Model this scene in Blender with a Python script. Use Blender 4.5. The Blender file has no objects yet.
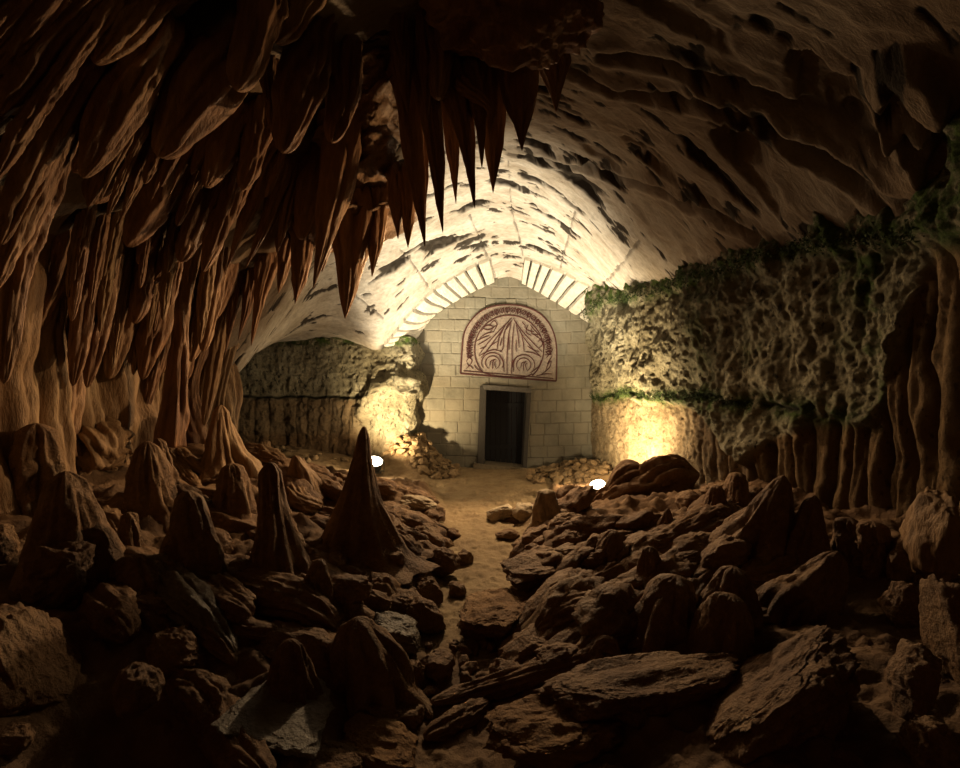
import bpy, bmesh, math, random
import numpy as np
from mathutils import Vector

random.seed(7)
RNG = np.random.default_rng(11)
col = bpy.context.scene.collection
F = 480.0
EYE = 2.03

# ------------------------------------------------------------------ helpers
def P(px, py, Y):
    """point at depth Y seen in direction (px, py) of the viewpoint"""
    return np.array([(px - 480.0) / F * Y, Y, EYE - (py - 384.0) / F * Y])

def _h(ix, iy, iz, seed):
    n = (ix.astype(np.int64) * 374761393 + iy.astype(np.int64) * 668265263 +
         iz.astype(np.int64) * 2147483647 + seed * 974711) & 0xffffffff
    n = ((n ^ (n >> 13)) * 1274126177) & 0xffffffff
    n = ((n ^ (n >> 16)) * 2246822519) & 0xffffffff
    n = n ^ (n >> 15)
    return (n & 0xffffff) / float(0xffffff) * 2.0 - 1.0

def vnoise(x, y, z, seed=0):
    x, y, z = np.broadcast_arrays(np.asarray(x, float), np.asarray(y, float), np.asarray(z, float))
    x0, y0, z0 = np.floor(x), np.floor(y), np.floor(z)
    fx, fy, fz = x - x0, y - y0, z - z0
    fx = fx * fx * fx * (fx * (fx * 6 - 15) + 10)
    fy = fy * fy * fy * (fy * (fy * 6 - 15) + 10)
    fz = fz * fz * fz * (fz * (fz * 6 - 15) + 10)
    r = 0
    for a in (0, 1):
        wx = fx if a else 1 - fx
        for b in (0, 1):
            wy = fy if b else 1 - fy
            for c in (0, 1):
                wz = fz if c else 1 - fz
                r = r + wx * wy * wz * _h(x0 + a, y0 + b, z0 + c, seed)
    return r

def fbm(x, y, z, octv=4, seed=0, gain=0.5, lac=2.03):
    r, a = 0, 1.0
    for o in range(octv):
        r = r + a * vnoise(x, y, z, seed + o * 17)
        a *= gain
        x, y, z = x * lac + 3.1, y * lac + 1.7, z * lac + 5.3
    return r

def ridged(x, y, z, octv=4, seed=0, gain=0.5):
    r, a = 0, 1.0
    for o in range(octv):
        r = r + a * (1 - 2 * np.abs(vnoise(x, y, z, seed + o * 17)))
        a *= gain
        x, y, z = x * 2.03 + 3.1, y * 2.03 + 1.7, z * 2.03 + 5.3
    return r

def sstep(a, b, x):
    t = np.clip((np.asarray(x, float) - a) / (b - a), 0, 1)
    return t * t * (3 - 2 * t)

def crom(pts, n):
    """Catmull-Rom resampling of a list of rows"""
    p = np.array(pts, float)
    if len(p) == 2:
        t = np.linspace(0, 1, n)[:, None]
        return p[0] * (1 - t) + p[1] * t
    p = np.vstack([2 * p[0] - p[1], p, 2 * p[-1] - p[-2]])
    m = len(p) - 3
    u = np.linspace(0, m - 1e-6, n)
    i = u.astype(int)
    t = (u - i)[:, None]
    a, b, c, d = p[i], p[i + 1], p[i + 2], p[i + 3]
    return 0.5 * (2 * b + (c - a) * t + (2 * a - 5 * b + 4 * c - d) * t ** 2 + (3 * b - a - 3 * c + d) * t ** 3)

# ------------------------------------------------------------------ mesh output
def mesh_np(name, V, Fc, mat, parent=None, attrs=None, smooth=True):
    me = bpy.data.meshes.new(name)
    V = np.asarray(V, np.float32).reshape(-1, 3)
    Fc = np.asarray(Fc, np.int32)
    k = Fc.shape[1]
    me.vertices.add(len(V))
    me.vertices.foreach_set('co', V.ravel())
    me.loops.add(Fc.size)
    me.loops.foreach_set('vertex_index', Fc.ravel())
    me.polygons.add(len(Fc))
    me.polygons.foreach_set('loop_start', np.arange(0, Fc.size, k, dtype=np.int32))
    me.polygons.foreach_set('use_smooth', np.full(len(Fc), smooth))
    me.update(calc_edges=True)
    me.validate()
    for an, av in (attrs or {}).items():
        at = me.attributes.new(an, 'FLOAT', 'POINT')
        at.data.foreach_set('value', np.asarray(av, np.float32).ravel())
    me.materials.append(mat)
    o = bpy.data.objects.new(name, me)
    col.objects.link(o)
    if parent is not None:
        o.parent = parent
    return o

def grid_faces(nu, nv, wrap=False):
    i = np.arange(nu - 1)[:, None]
    j = np.arange(nv if wrap else nv - 1)[None, :]
    j2 = (j + 1) % nv
    a = i * nv + j; b = i * nv + j2; c = (i + 1) * nv + j2; d = (i + 1) * nv + j
    return np.stack([a, b, c, d], -1).reshape(-1, 4)

def tag(o, label=None, cat=None, group=None, kind=None):
    if label: o['label'] = label
    if cat: o['category'] = cat
    if group: o['group'] = group
    if kind: o['kind'] = kind
    return o

def empty(name, loc, label=None, cat=None, group=None, kind=None):
    o = bpy.data.objects.new(name, None)
    col.objects.link(o)
    o.location = loc
    o.empty_display_size = 0.1
    return tag(o, label, cat, group, kind)

def from_bm(name, bm, mat, parent=None, smooth=False):
    me = bpy.data.meshes.new(name)
    bm.normal_update()
    bm.to_mesh(me); bm.free()
    me.materials.append(mat)
    if smooth:
        for p in me.polygons: p.use_smooth = True
    o = bpy.data.objects.new(name, me)
    col.objects.link(o)
    if parent is not None: o.parent = parent
    return o

# ------------------------------------------------------------------ materials
def newmat(name):
    m = bpy.data.materials.new(name); m.use_nodes = True
    nt = m.node_tree
    b = nt.nodes['Principled BSDF']
    return m, nt, b

def N(nt, typ, **kw):
    n = nt.nodes.new(typ)
    for k, v in kw.items():
        if k in n.inputs: n.inputs[k].default_value = v
        else: setattr(n, k, v)
    return n

def ramp(nt, src, stops):
    r = nt.nodes.new('ShaderNodeValToRGB')
    el = r.color_ramp.elements
    while len(el) < len(stops): el.new(0.5)
    for e, (p, c) in zip(el, stops):
        e.position = p
        e.color = (*c, 1) if len(c) == 3 else c
    nt.links.new(src, r.inputs[0])
    return r.outputs[0]

def mixc(nt, fac, a, b, mode='MIX'):
    m = nt.nodes.new('ShaderNodeMix'); m.data_type = 'RGBA'; m.blend_type = mode
    if isinstance(fac, (int, float)): m.inputs[0].default_value = fac
    else: nt.links.new(fac, m.inputs[0])
    for s, i in ((a, 6), (b, 7)):
        if isinstance(s, tuple): m.inputs[i].default_value = (*s, 1)
        else: nt.links.new(s, m.inputs[i])
    return m.outputs[2]

def pos(nt, scale=(1, 1, 1)):
    g = nt.nodes.new('ShaderNodeNewGeometry')
    mp = nt.nodes.new('ShaderNodeMapping')
    mp.inputs['Scale'].default_value = scale
    nt.links.new(g.outputs['Position'], mp.inputs['Vector'])
    return mp.outputs[0]

def noise(nt, vec, scale, detail=6, rough=0.6, dist=0.0):
    n = nt.nodes.new('ShaderNodeTexNoise')
    n.inputs['Scale'].default_value = scale
    n.inputs['Detail'].default_value = detail
    n.inputs['Roughness'].default_value = rough
    n.inputs['Distortion'].default_value = dist
    nt.links.new(vec, n.inputs['Vector'])
    return n.outputs[0]

def bump(nt, b, h, strength, dist, prev=None):
    n = nt.nodes.new('ShaderNodeBump')
    n.inputs['Strength'].default_value = strength
    n.inputs['Distance'].default_value = dist
    nt.links.new(h, n.inputs['Height'])
    if prev is not None: nt.links.new(prev, n.inputs['Normal'])
    nt.links.new(n.outputs[0], b.inputs['Normal'])
    return n.outputs[0]

def attr(nt, name):
    a = nt.nodes.new('ShaderNodeAttribute'); a.attribute_name = name
    return a.outputs['Fac']

def rock_mat(name, c0, c1, c2, rough=0.75, spec=0.3, vscale=(1, 1, 1), fine=22, bs=1.0, bd=0.05):
    m, nt, b = newmat(name)
    v = pos(nt, vscale)
    n1 = noise(nt, v, 2.3, 8, 0.62)
    c = ramp(nt, n1, [(0.28, c0), (0.5, c1), (0.74, c2)])
    n2 = noise(nt, v, fine, 8, 0.7)
    c = mixc(nt, 0.55, c, ramp(nt, n2, [(0.3, (0.35, 0.33, 0.3)), (0.65, (1, 1, 1))]), 'MULTIPLY')
    nt.links.new(c, b.inputs['Base Color'])
    b.inputs['Roughness'].default_value = rough
    b.inputs['Specular IOR Level'].default_value = spec
    p = bump(nt, b, noise(nt, v, fine * 0.45, 8, 0.65), bs, bd)
    bump(nt, b, noise(nt, v, fine * 2.2, 4, 0.6), bs * 0.6, bd * 0.3, p)
    return m

M_ROCK = rock_mat('brown_rock', (0.16, 0.08, 0.036), (0.28, 0.155, 0.07), (0.40, 0.255, 0.13), 0.62, 0.35, fine=26)
M_ROCK2 = rock_mat('ochre_rock', (0.20, 0.10, 0.04), (0.34, 0.19, 0.08), (0.46, 0.29, 0.14), 0.7, 0.3, fine=20)
M_WET = rock_mat('wet_grey_rock', (0.10, 0.072, 0.045), (0.185, 0.14, 0.095), (0.28, 0.225, 0.165), 0.42, 0.5, fine=34, bs=1.0, bd=0.03)
M_GREY = rock_mat('glistening_grey_rock', (0.20, 0.165, 0.13), (0.36, 0.31, 0.25), (0.52, 0.46, 0.39), 0.38, 0.7, fine=40, bs=1.0, bd=0.05)
M_STAL = rock_mat('rust_brown_calcite', (0.19, 0.085, 0.038), (0.32, 0.165, 0.075), (0.45, 0.275, 0.14), 0.55, 0.4, (1, 1, 0.28), 20, 1.0, 0.04)
M_FLOW = rock_mat('ochre_flowstone', (0.21, 0.115, 0.052), (0.35, 0.21, 0.10), (0.48, 0.32, 0.17), 0.6, 0.35, (1, 1, 0.3), 22, 1.0, 0.035)
M_RUBBLE = rock_mat('tan_rubble', (0.19, 0.125, 0.065), (0.31, 0.215, 0.115), (0.42, 0.31, 0.18), 0.8, 0.2, fine=18, bd=0.015)

# sand and bank floor
def mat_floor():
    m, nt, b = newmat('sand_and_clay')
    v = pos(nt)
    s = ramp(nt, noise(nt, v, 3.2, 8, 0.6), [(0.3, (0.27, 0.18, 0.09)), (0.7, (0.42, 0.305, 0.165))])
    s = mixc(nt, 0.4, s, ramp(nt, noise(nt, v, 60, 4, 0.7), [(0.35, (0.5, 0.48, 0.45)), (0.6, (1, 1, 1))]), 'MULTIPLY')
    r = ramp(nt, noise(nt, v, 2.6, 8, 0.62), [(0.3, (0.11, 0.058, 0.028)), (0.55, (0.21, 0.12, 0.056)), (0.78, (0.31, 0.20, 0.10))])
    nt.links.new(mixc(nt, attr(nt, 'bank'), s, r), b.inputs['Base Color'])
    b.inputs['Roughness'].default_value = 0.8
    p = bump(nt, b, noise(nt, v, 11, 9, 0.66), 0.8, 0.035)
    bump(nt, b, noise(nt, v, 70, 4, 0.65), 0.6, 0.008, p)
    return m
M_FLOOR = mat_floor()

def mat_vault():
    m, nt, b = newmat('pale_vault_rock')
    v = pos(nt, (0.7, 1.9, 1.0))
    c = ramp(nt, noise(nt, v, 1.6, 9, 0.62, 0.3), [(0.3, (0.46, 0.385, 0.29)), (0.52, (0.65, 0.58, 0.475)), (0.75, (0.77, 0.715, 0.62))])
    c = mixc(nt, 0.5, c, ramp(nt, noise(nt, v, 11, 8, 0.7), [(0.3, (0.42, 0.38, 0.33)), (0.6, (1, 1, 1))]), 'MULTIPLY')
    dk = mixc(nt, attr(nt, 'brown'), c, (0.17, 0.105, 0.055))  # brown tint carries the painted falloff of light along the vault
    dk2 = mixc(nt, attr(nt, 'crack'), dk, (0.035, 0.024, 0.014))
    nt.links.new(dk2, b.inputs['Base Color'])
    b.inputs['Roughness'].default_value = 0.85
    b.inputs['Specular IOR Level'].default_value = 0.2
    p = bump(nt, b, noise(nt, v, 7, 9, 0.68, 0.4), 0.7, 0.05)
    bump(nt, b, noise(nt, v, 40, 5, 0.65), 0.55, 0.012, p)
    return m
M_VAULT = mat_vault()

def mat_wall():
    m, nt, b = newmat('mossy_limestone')
    v = pos(nt)
    c = ramp(nt, noise(nt, v, 2.8, 9, 0.65), [(0.28, (0.27, 0.235, 0.15)), (0.5, (0.46, 0.41, 0.275)), (0.72, (0.62, 0.565, 0.41))])
    c = mixc(nt, 0.7, c, ramp(nt, noise(nt, v, 21, 9, 0.75), [(0.28, (0.3, 0.28, 0.25)), (0.68, (1, 1, 1))]), 'MULTIPLY')
    vs = pos(nt, (1, 1, 0.55))
    c = mixc(nt, 0.8, c, ramp(nt, noise(nt, vs, 16, 5, 0.62), [(0.36, (0.10, 0.09, 0.07)), (0.43, (1, 1, 1))]), 'MULTIPLY')
    vf = pos(nt, (1, 1, 0.3))
    f = ramp(nt, noise(nt, vf, 3.2, 8, 0.62), [(0.3, (0.17, 0.10, 0.045)), (0.55, (0.30, 0.19, 0.09)), (0.75, (0.43, 0.30, 0.165))])
    f = mixc(nt, 0.55, f, ramp(nt, noise(nt, vs, 19, 5, 0.62), [(0.35, (0.12, 0.1, 0.07)), (0.43, (1, 1, 1))]), 'MULTIPLY')
    c = mixc(nt, attr(nt, 'flow'), c, f)
    g = ramp(nt, noise(nt, v, 9, 6, 0.6), [(0.3, (0.03, 0.05, 0.012)), (0.6, (0.10, 0.15, 0.03)), (0.8, (0.16, 0.22, 0.05))])
    mk = N(nt, 'ShaderNodeMath', operation='MULTIPLY')
    nt.links.new(attr(nt, 'moss'), mk.inputs[0])
    nt.links.new(ramp(nt, noise(nt, v, 4.5, 8, 0.7), [(0.4, (0, 0, 0)), (0.55, (1, 1, 1))]), mk.inputs[1])
    c = mixc(nt, mk.outputs[0], c, g)
    c = mixc(nt, attr(nt, 'crack'), c, (0.02, 0.018, 0.01))
    nt.links.new(c, b.inputs['Base Color'])
    b.inputs['Roughness'].default_value = 0.8
    b.inputs['Specular IOR Level'].default_value = 0.25
    p = bump(nt, b, noise(nt, v, 9, 10, 0.75), 1.0, 0.09)
    bump(nt, b, noise(nt, v, 38, 6, 0.7), 0.9, 0.025, p)
    return m
M_WALL = mat_wall()

def mat_ashlar():
    m, nt, b = newmat('pale_ashlar')
    v = pos(nt)
    c = ramp(nt, noise(nt, v, 3.0, 8, 0.65), [(0.3, (0.18, 0.165, 0.12)), (0.7, (0.285, 0.26, 0.195))])
    a = attr(nt, 'tone')
    c = mixc(nt, a, c, (0.27, 0.23, 0.16))
    c = mixc(nt, attr(nt, 'joint'), c, (0.14, 0.12, 0.085))
    nt.links.new(c, b.inputs['Base Color'])
    b.inputs['Roughness'].default_value = 0.85
    bump(nt, b, noise(nt, v, 18, 8, 0.7), 0.5, 0.02)
    return m
M_ASH = mat_ashlar()

def simple(name, c, rough=0.6, metal=0.0, nscale=14, var=0.35, vs=(1, 1, 1), bd=0.004):
    m, nt, b = newmat(name)
    v = pos(nt, vs)
    k = tuple(x * (1 - var) for x in c)
    nt.links.new(ramp(nt, noise(nt, v, nscale, 6, 0.6), [(0.3, k), (0.7, c)]), b.inputs['Base Color'])
    b.inputs['Roughness'].default_value = rough
    b.inputs['Metallic'].default_value = metal
    bump(nt, b, noise(nt, v, nscale * 2.5, 5, 0.6), 0.5, bd)
    return m
M_STONEP = simple('pinkish_carved_stone', (0.33, 0.26, 0.195), 0.8, nscale=20, var=0.4)
M_REDLINE = simple('dark_red_carving', (0.09, 0.025, 0.018), 0.8, nscale=25)
M_VOUSS = simple('voussoir_stone', (0.72, 0.65, 0.52), 0.85, nscale=9, var=0.3, bd=0.02)
M_FRAME = simple('weathered_grey_wood', (0.09, 0.078, 0.06), 0.75, nscale=16, vs=(5, 5, 0.6))
M_LINTEL = simple('grey_lintel', (0.17, 0.15, 0.12), 0.75, nscale=16)
M_DOOR = simple('dark_plank', (0.012, 0.0105, 0.009), 0.8, nscale=14, vs=(6, 6, 0.5))
M_THRESH = simple('stone_sill', (0.30, 0.24, 0.155), 0.85)
M_LAMP = simple('grey_lamp_metal', (0.16, 0.16, 0.155), 0.45, 0.6)
M_PALE_LIT = rock_mat('pale_lit_calcite', (0.42, 0.31, 0.19), (0.62, 0.49, 0.33), (0.75, 0.63, 0.46), 0.6, 0.3, fine=18)  # pale stone brightened further in place of lamplight that misses it
M_MOSS = simple('moss_green', (0.062, 0.095, 0.02), 0.9, nscale=12, var=0.75)
def emis(name, c, s):
    m, nt, b = newmat(name)
    b.inputs['Base Color'].default_value = (*c, 1)
    b.inputs['Emission Color'].default_value = (*c, 1)
    b.inputs['Emission Strength'].default_value = s
    return m
M_LENS = emis('lit_lens', (1.0, 0.9, 0.74), 14)
# ------------------------------------------------------------------ fields
def interp(Y, xs, ys): return np.interp(Y, xs, ys)

def ground_smooth(x, Y):
    x = np.asarray(x, float); Y = np.asarray(Y, float)
    xp = interp(Y, [2.5, 3.2, 4.5, 5.5, 7.2, 10, 11.6], [-0.27, -0.25, -0.1, 0.02, 0.05, 0.25, 0.45])
    w = interp(Y, [2.5, 3.2, 5.5, 7.2, 8.5, 10, 11.6], [0.3, 0.33, 0.36, 0.46, 0.8, 1.15, 1.25])
    k = np.where(x < xp, interp(Y, [2, 6.5, 8.5, 10.5], [0.28, 0.25, 0.17, 0.14]), interp(Y, [2, 5.6, 7.0, 8.2], [0.28, 0.25, 0.13, 0.05]))
    d = np.maximum(0, np.abs(x - xp) - w)
    h = k * d + 0.10 * sstep(0, 0.45, d) * np.where(x < xp, sstep(9.0, 7.5, Y), sstep(8.0, 6.6, Y))
    h = np.where((x > xp) & (h > 0.6), 0.6 + 0.35 * (h - 0.6), h)
    h = h + 0.72 * np.exp(-(((x + 1.55) / 0.6) ** 2 + ((Y - 11.1) / 0.8) ** 2))
    h = h + 0.24 * np.exp(-(((x - 2.3) / 0.6) ** 2 + ((Y - 10.6) / 0.9) ** 2))
    h = h - 0.5 * np.exp(-(((x + 1.62) / 0.42) ** 2 + ((Y - 2.15) / 0.42) ** 2))  # pit sunk into the bank so its sides shade the lower left
    return h, sstep(0.02, 0.4, d)

def ground(x, Y):
    h, bank = ground_smooth(x, Y)
    far = sstep(8.3, 9.6, Y)
    sl = Y + 0.35 * np.abs(x)
    rw = sl + 0.25 * fbm(x * 0.9, Y * 0.9, 2.0, 3, 15)
    rg = ridged(x * 0.55, rw * 1.9, 0.3, 4, 5) * 0.11 + fbm(x * 2.6, Y * 3.6, 1.0, 4, 9) * 0.05 + np.maximum(0, ridged(x * 1.6, rw * 4.2, 0.7, 3, 8)) * 0.045 - 0.03
    fine = fbm(x * 7, Y * 7, 2.0, 3, 19) * 0.014 + np.maximum(0, fbm(x * 14, Y * 14, 4.0, 2, 29)) * 0.02 + bank * (1 - far) * fbm(x * 9, Y * 9, 6.0, 3, 33, 0.6) * 0.022
    return h + bank * rg * (1 - 0.7 * far) * (0.4 + 0.6 * sstep(2.4, 3.6, Y)) + fine

def gmarch(px, py, ymax=11.5):
    Y = np.linspace(1.0, ymax, 1200)
    x = (px - 480) / F * Y
    z = EYE - (py - 384) / F * Y
    g = ground(x, Y)
    hit = np.nonzero(z <= g)[0]
    return Y[hit[0]] if len(hit) else ymax

# ceiling: thin-plate fit through measured points
CP = []
def cp(px, py, Y): CP.append(P(px, py, Y))
def cx(x, Y, z): CP.append(np.array([x, Y, z]))
for a in ((412, 342), (430, 317), (446, 304), (465, 293), (481, 285), (497, 278), (507, 276), (516, 278), (533, 286), (550, 296), (570, 308), (592, 322)): cp(*a, 11.6)
for a in ((383, 342), (400, 322), (415, 304), (430, 290), (445, 279), (460, 270), (475, 262), (490, 256), (506, 254), (523, 255), (540, 260), (560, 268), (580, 278), (600, 289)): cp(*a, 10.75)
for a in ((350, 341, 11.4), (310, 341, 11.4), (285, 338, 11.0), (262, 350, 10.0), (245, 362, 9.2), (230, 377, 8.5)): cp(*a)
for a in ((613, 296, 10.3), (640, 295, 8.86), (683, 282, 7.5), (740, 262, 6.25), (800, 246, 5.25), (860, 237, 4.6), (930, 228, 4.0)): cp(*a)
for Y, z in ((9.6, 5.45), (8, 5.72), (6, 5.75), (4, 5.65), (2, 5.5), (0, 5.4), (-1.5, 5.3)): cx(0.3, Y, z)
for Y, z in ((9, 4.9), (7, 4.75), (5, 4.75), (3, 4.7), (0, 4.7)): cx(-2.0, Y, z)
for Y, z in ((9.5, 4.1), (7.5, 3.75), (5.5, 3.9), (3.5, 4.0), (0, 4.0)): cx(-3.2, Y, z)
for Y, z in ((7.2, 2.75), (6, 2.95), (4.5, 3.2), (2.5, 3.4), (0, 3.4)): cx(-4.2, Y, z)
for Y, z in ((11.5, 2.95), (10, 2.8), (8.5, 2.3), (6, 2.4), (2, 2.6)): cx(-5.6, Y, z)
for Y, z in ((9, 4.75), (7, 4.9), (5, 5.05), (3, 5.0), (0, 4.9)): cx(2.0, Y, z)
for Y, z in ((4, 4.3), (2.5, 4.3), (0, 4.2)): cx(3.1, Y, z)
for Y, z in ((12.4, 2.9), (12.2, 2.9)): cx(-5.0, Y, z); cx(-2.0, Y, z - 0.1)
for Y, z in ((9.0, 2.9), (6, 2.6), (3, 2.6), (0, 2.7)): cx(5.2, Y, z)
CP = np.array(CP)
def _U(r2): return 0.5 * r2 * np.log(r2 + 1e-9)
_n = len(CP)
_K = _U(((CP[:, None, :2] - CP[None, :, :2]) ** 2).sum(-1)) + np.eye(_n) * 0.004
_Pm = np.hstack([np.ones((_n, 1)), CP[:, :2]])
_A = np.block([[_K, _Pm], [_Pm.T, np.zeros((3, 3))]])
_W = np.linalg.solve(_A, np.concatenate([CP[:, 2], np.zeros(3)]))
def ceil_smooth(x, Y):
    x = np.asarray(x, float); Y = np.asarray(Y, float)
    sh = x.shape
    q = np.stack([x.ravel(), Y.ravel()], -1)
    out = np.empty(len(q))
    for s in range(0, len(q), 20000):
        c = q[s:s + 20000]
        out[s:s + 20000] = _U(((c[:, None] - CP[None, :, :2]) ** 2).sum(-1)) @ _W[:_n] + _W[_n] + c @ _W[_n + 1:]
    return out.reshape(sh)

WL = crom([(-5.6, 9.1), (-5.0, 9.0), (-4.62, 8.7), (-4.42, 8.0), (-4.3, 6.8), (-4.2, 5.4), (-4.05, 4.2), (-3.8, 3.0), (-3.5, 1.6), (-3.3, -0.6)], 420)
def cmarch(px, py):
    """first hit of a view ray on the ceiling or on the left wall plane"""
    Y = np.linspace(1.2, 11.4, 900)
    x = (px - 480) / F * Y
    z = EYE - (py - 384) / F * Y
    c = ceil_smooth(x, Y)
    xw = np.interp(Y, WL[::-1, 1], WL[::-1, 0])
    hit = np.nonzero((z >= c) | (x <= xw))[0]
    return Y[hit[0]] if len(hit) else 9.0

# ------------------------------------------------------------------ floor
ny, nx = 620, 560
Yg = 0.4 * (12.9 / 0.4) ** np.linspace(0, 1, ny)
xg = np.linspace(-1, 1, nx); xg = np.sign(xg) * (0.45 * np.abs(xg) + 0.55 * np.abs(xg) ** 2) * 7.4 - 0.4
X, YY = np.meshgrid(xg, Yg)
Z = ground(X, YY)
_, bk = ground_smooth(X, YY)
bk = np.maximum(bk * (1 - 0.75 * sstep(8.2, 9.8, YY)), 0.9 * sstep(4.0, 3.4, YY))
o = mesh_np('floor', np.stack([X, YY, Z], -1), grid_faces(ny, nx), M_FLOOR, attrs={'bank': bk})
tag(o, 'sandy footpath floor rising into brown clay banks on both sides', 'floor', kind='structure')

# ------------------------------------------------------------------ ceiling
ny, nx = 640, 620
Yc = np.concatenate([np.linspace(-1.2, 3.0, 60, endpoint=False), np.linspace(3.0, 12.35, ny - 60)])
Xc = np.linspace(-6.6, 5.4, nx)
X, YY = np.meshgrid(Xc, Yc)
Z0 = ceil_smooth(X, YY)
# strata: broken ledges running across the vault
arc = X * 1.15
warp = fbm(arc * 0.35, YY * 0.6, 0.0, 3, 41) * 0.55
def ledge(fr, off, seed, sc):
    u = (YY + warp + 0.06 * (X - 0.3) ** 2) * fr + off + fbm(arc * sc, YY * 1.3, 3.0, 3, seed) * 0.35
    s = u - np.floor(u)
    return s, np.floor(u)
s1, id1 = ledge(1.55, 0.0, 51, 0.7)
msk1 = sstep(-0.1, 0.35, fbm(arc * 0.75, YY * 0.9 + id1 * 3.7, 7.0, 3, 61))
s2, id2 = ledge(4.3, 0.3, 71, 1.2)
msk2 = sstep(0.05, 0.4, fbm(arc * 1.3, YY * 1.6 + id2 * 2.9, 9.0, 3, 81))
bright = sstep(8.2, 10.3, YY)              # the dressed stone near the gable is smoother
leftm = sstep(-0.6, -1.6, X)
a1 = 0.10 * (1 - 0.9 * bright) * (0.38 + 1.2 * leftm * (1 - bright))
d = a1 * msk1 * (s1 - sstep(0.9, 1.0, s1) * s1) * 1.3
d = d + 0.028 * (1 - 0.4 * bright) * msk2 * (s2 - sstep(0.86, 1.0, s2) * s2)
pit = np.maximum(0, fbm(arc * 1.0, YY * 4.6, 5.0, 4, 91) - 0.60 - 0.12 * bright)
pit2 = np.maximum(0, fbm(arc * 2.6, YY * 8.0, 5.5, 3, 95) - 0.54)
lump = fbm(X * 0.9, YY * 0.9, 2.0, 4, 101) * 0.06 * (1 - 0.6 * bright) + fbm(X * 4, YY * 5, 2.0, 4, 103) * 0.02
Zc = Z0 - d - lump + pit * 0.34 + pit2 * 0.12
# larger hollows and bosses high on the right
for (px, py, w, l, dep) in ((738, 145, 0.22, 0.34, 0.22), (650, 158, 0.16, 0.34, 0.16), (690, 20, 0.14, 0.55, 0.14), (836, 88, 0.2, 0.42, 0.2), (760, 185, 0.15, 0.3, 0.12), (712, 205, 0.1, 0.3, 0.08), (925, 130, 0.2, 0.35, 0.22), (600, 155, 0.09, 0.3, 0.08), (540, 205, 0.08, 0.22, 0.07), (900, 90, 0.3, 0.26, -0.24), (905, 135, 0.2, 0.2, -0.16)):
    Yh = cmarch(px, py); xh = (px - 480) / F * Yh
    rr = ((X - xh) / l) ** 2 + ((YY - Yh) / w) ** 2 + 0.5 * fbm(X * 4, YY * 4, 1.0, 3, 111)
    Zc = Zc + dep * sstep(1.0, 0.35, rr)
# two long grooves sweeping across the right of the vault
gro = np.zeros_like(X)
for pl in (((560, 60), (620, 84), (700, 97), (760, 118), (820, 155), (880, 197), (915, 212)), ((600, 48), (680, 62), (760, 84), (820, 112), (900, 158)), ((510, 150), (560, 160), (620, 178), (690, 205), (760, 242)), ((700, 90), (780, 130), (850, 180), (890, 215))):
    pp = np.array([[(a - 480) / F * cmarch(a, b), cmarch(a, b)] for a, b in crom(pl, 14)])
    dist = np.full(X.shape, 9.0)
    for k in range(len(pp) - 1):
        e = pp[k + 1] - pp[k]; L2 = (e ** 2).sum()
        t = np.clip(((X - pp[k, 0]) * e[0] + (YY - pp[k, 1]) * e[1]) / L2, 0, 1)
        dist = np.minimum(dist, np.hypot(X - pp[k, 0] - t * e[0], YY - pp[k, 1] - t * e[1]))
    dist = dist + 0.02 * fbm(X * 6, YY * 6, 0, 2, 121)
    gro = np.maximum(gro, sstep(0.05, 0.015, dist))
    Zc = Zc + 0.09 * sstep(0.06, 0.01, dist) - 0.05 * sstep(0.05, 0.09, dist) * sstep(0.2, 0.1, dist)
# block joints near the gable
jt = np.zeros_like(X)
for pl in (((488, 258), (480, 238), (470, 215)), ((523, 256), (519, 236), (512, 210), (508, 160)), ((560, 268), (566, 245), (575, 210)), ((600, 288), (622, 262), (640, 240)), ((430, 290), (415, 268), (400, 250)), ((383, 320), (360, 300), (340, 285))):
    pp = np.array([[(a - 480) / F * cmarch(a, b), cmarch(a, b)] for a, b in crom(pl, 10)])
    for k in range(len(pp) - 1):
        e = pp[k + 1] - pp[k]; L2 = (e ** 2).sum() + 1e-9
        t = np.clip(((X - pp[k, 0]) * e[0] + (YY - pp[k, 1]) * e[1]) / L2, 0, 1)
        dist = np.hypot(X - pp[k, 0] - t * e[0], YY - pp[k, 1] - t * e[1]) + 0.015 * fbm(X * 7, YY * 7, 0, 2, 131)
        jt = np.maximum(jt, sstep(0.022, 0.006, dist))
Zc = Zc + 0.03 * jt
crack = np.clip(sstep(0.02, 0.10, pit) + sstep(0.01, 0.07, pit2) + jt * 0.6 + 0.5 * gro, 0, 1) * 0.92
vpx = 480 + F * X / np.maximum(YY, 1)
gap_shade = sstep(10.82, 10.9, YY) * np.clip(sstep(492, 489, vpx) + sstep(524, 527, vpx), 0, 1) * sstep(376, 384, vpx)  # painted shade on the ceiling seen in gaps between arch stones
crack = np.clip(crack + gap_shade * 0.9, 0, 1)
brown = np.clip(sstep(-1.2, -2.6, X) * sstep(9.2, 7.6, YY) + 0.95 * sstep(8.6, 5.6, YY), 0, 1) * 0.85  # second term paints light falloff, darkening the vault towards the viewpoint
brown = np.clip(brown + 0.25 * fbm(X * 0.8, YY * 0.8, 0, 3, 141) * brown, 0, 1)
# the back edge dives behind the end wall
Zc = np.where(YY > 11.75, np.minimum(Zc, Z0), Zc)
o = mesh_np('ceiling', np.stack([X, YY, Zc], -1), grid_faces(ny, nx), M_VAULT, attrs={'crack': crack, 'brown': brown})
tag(o, 'pale barrel vaulted rock ceiling with broken strata and dark pits', 'ceiling', kind='structure')

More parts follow.
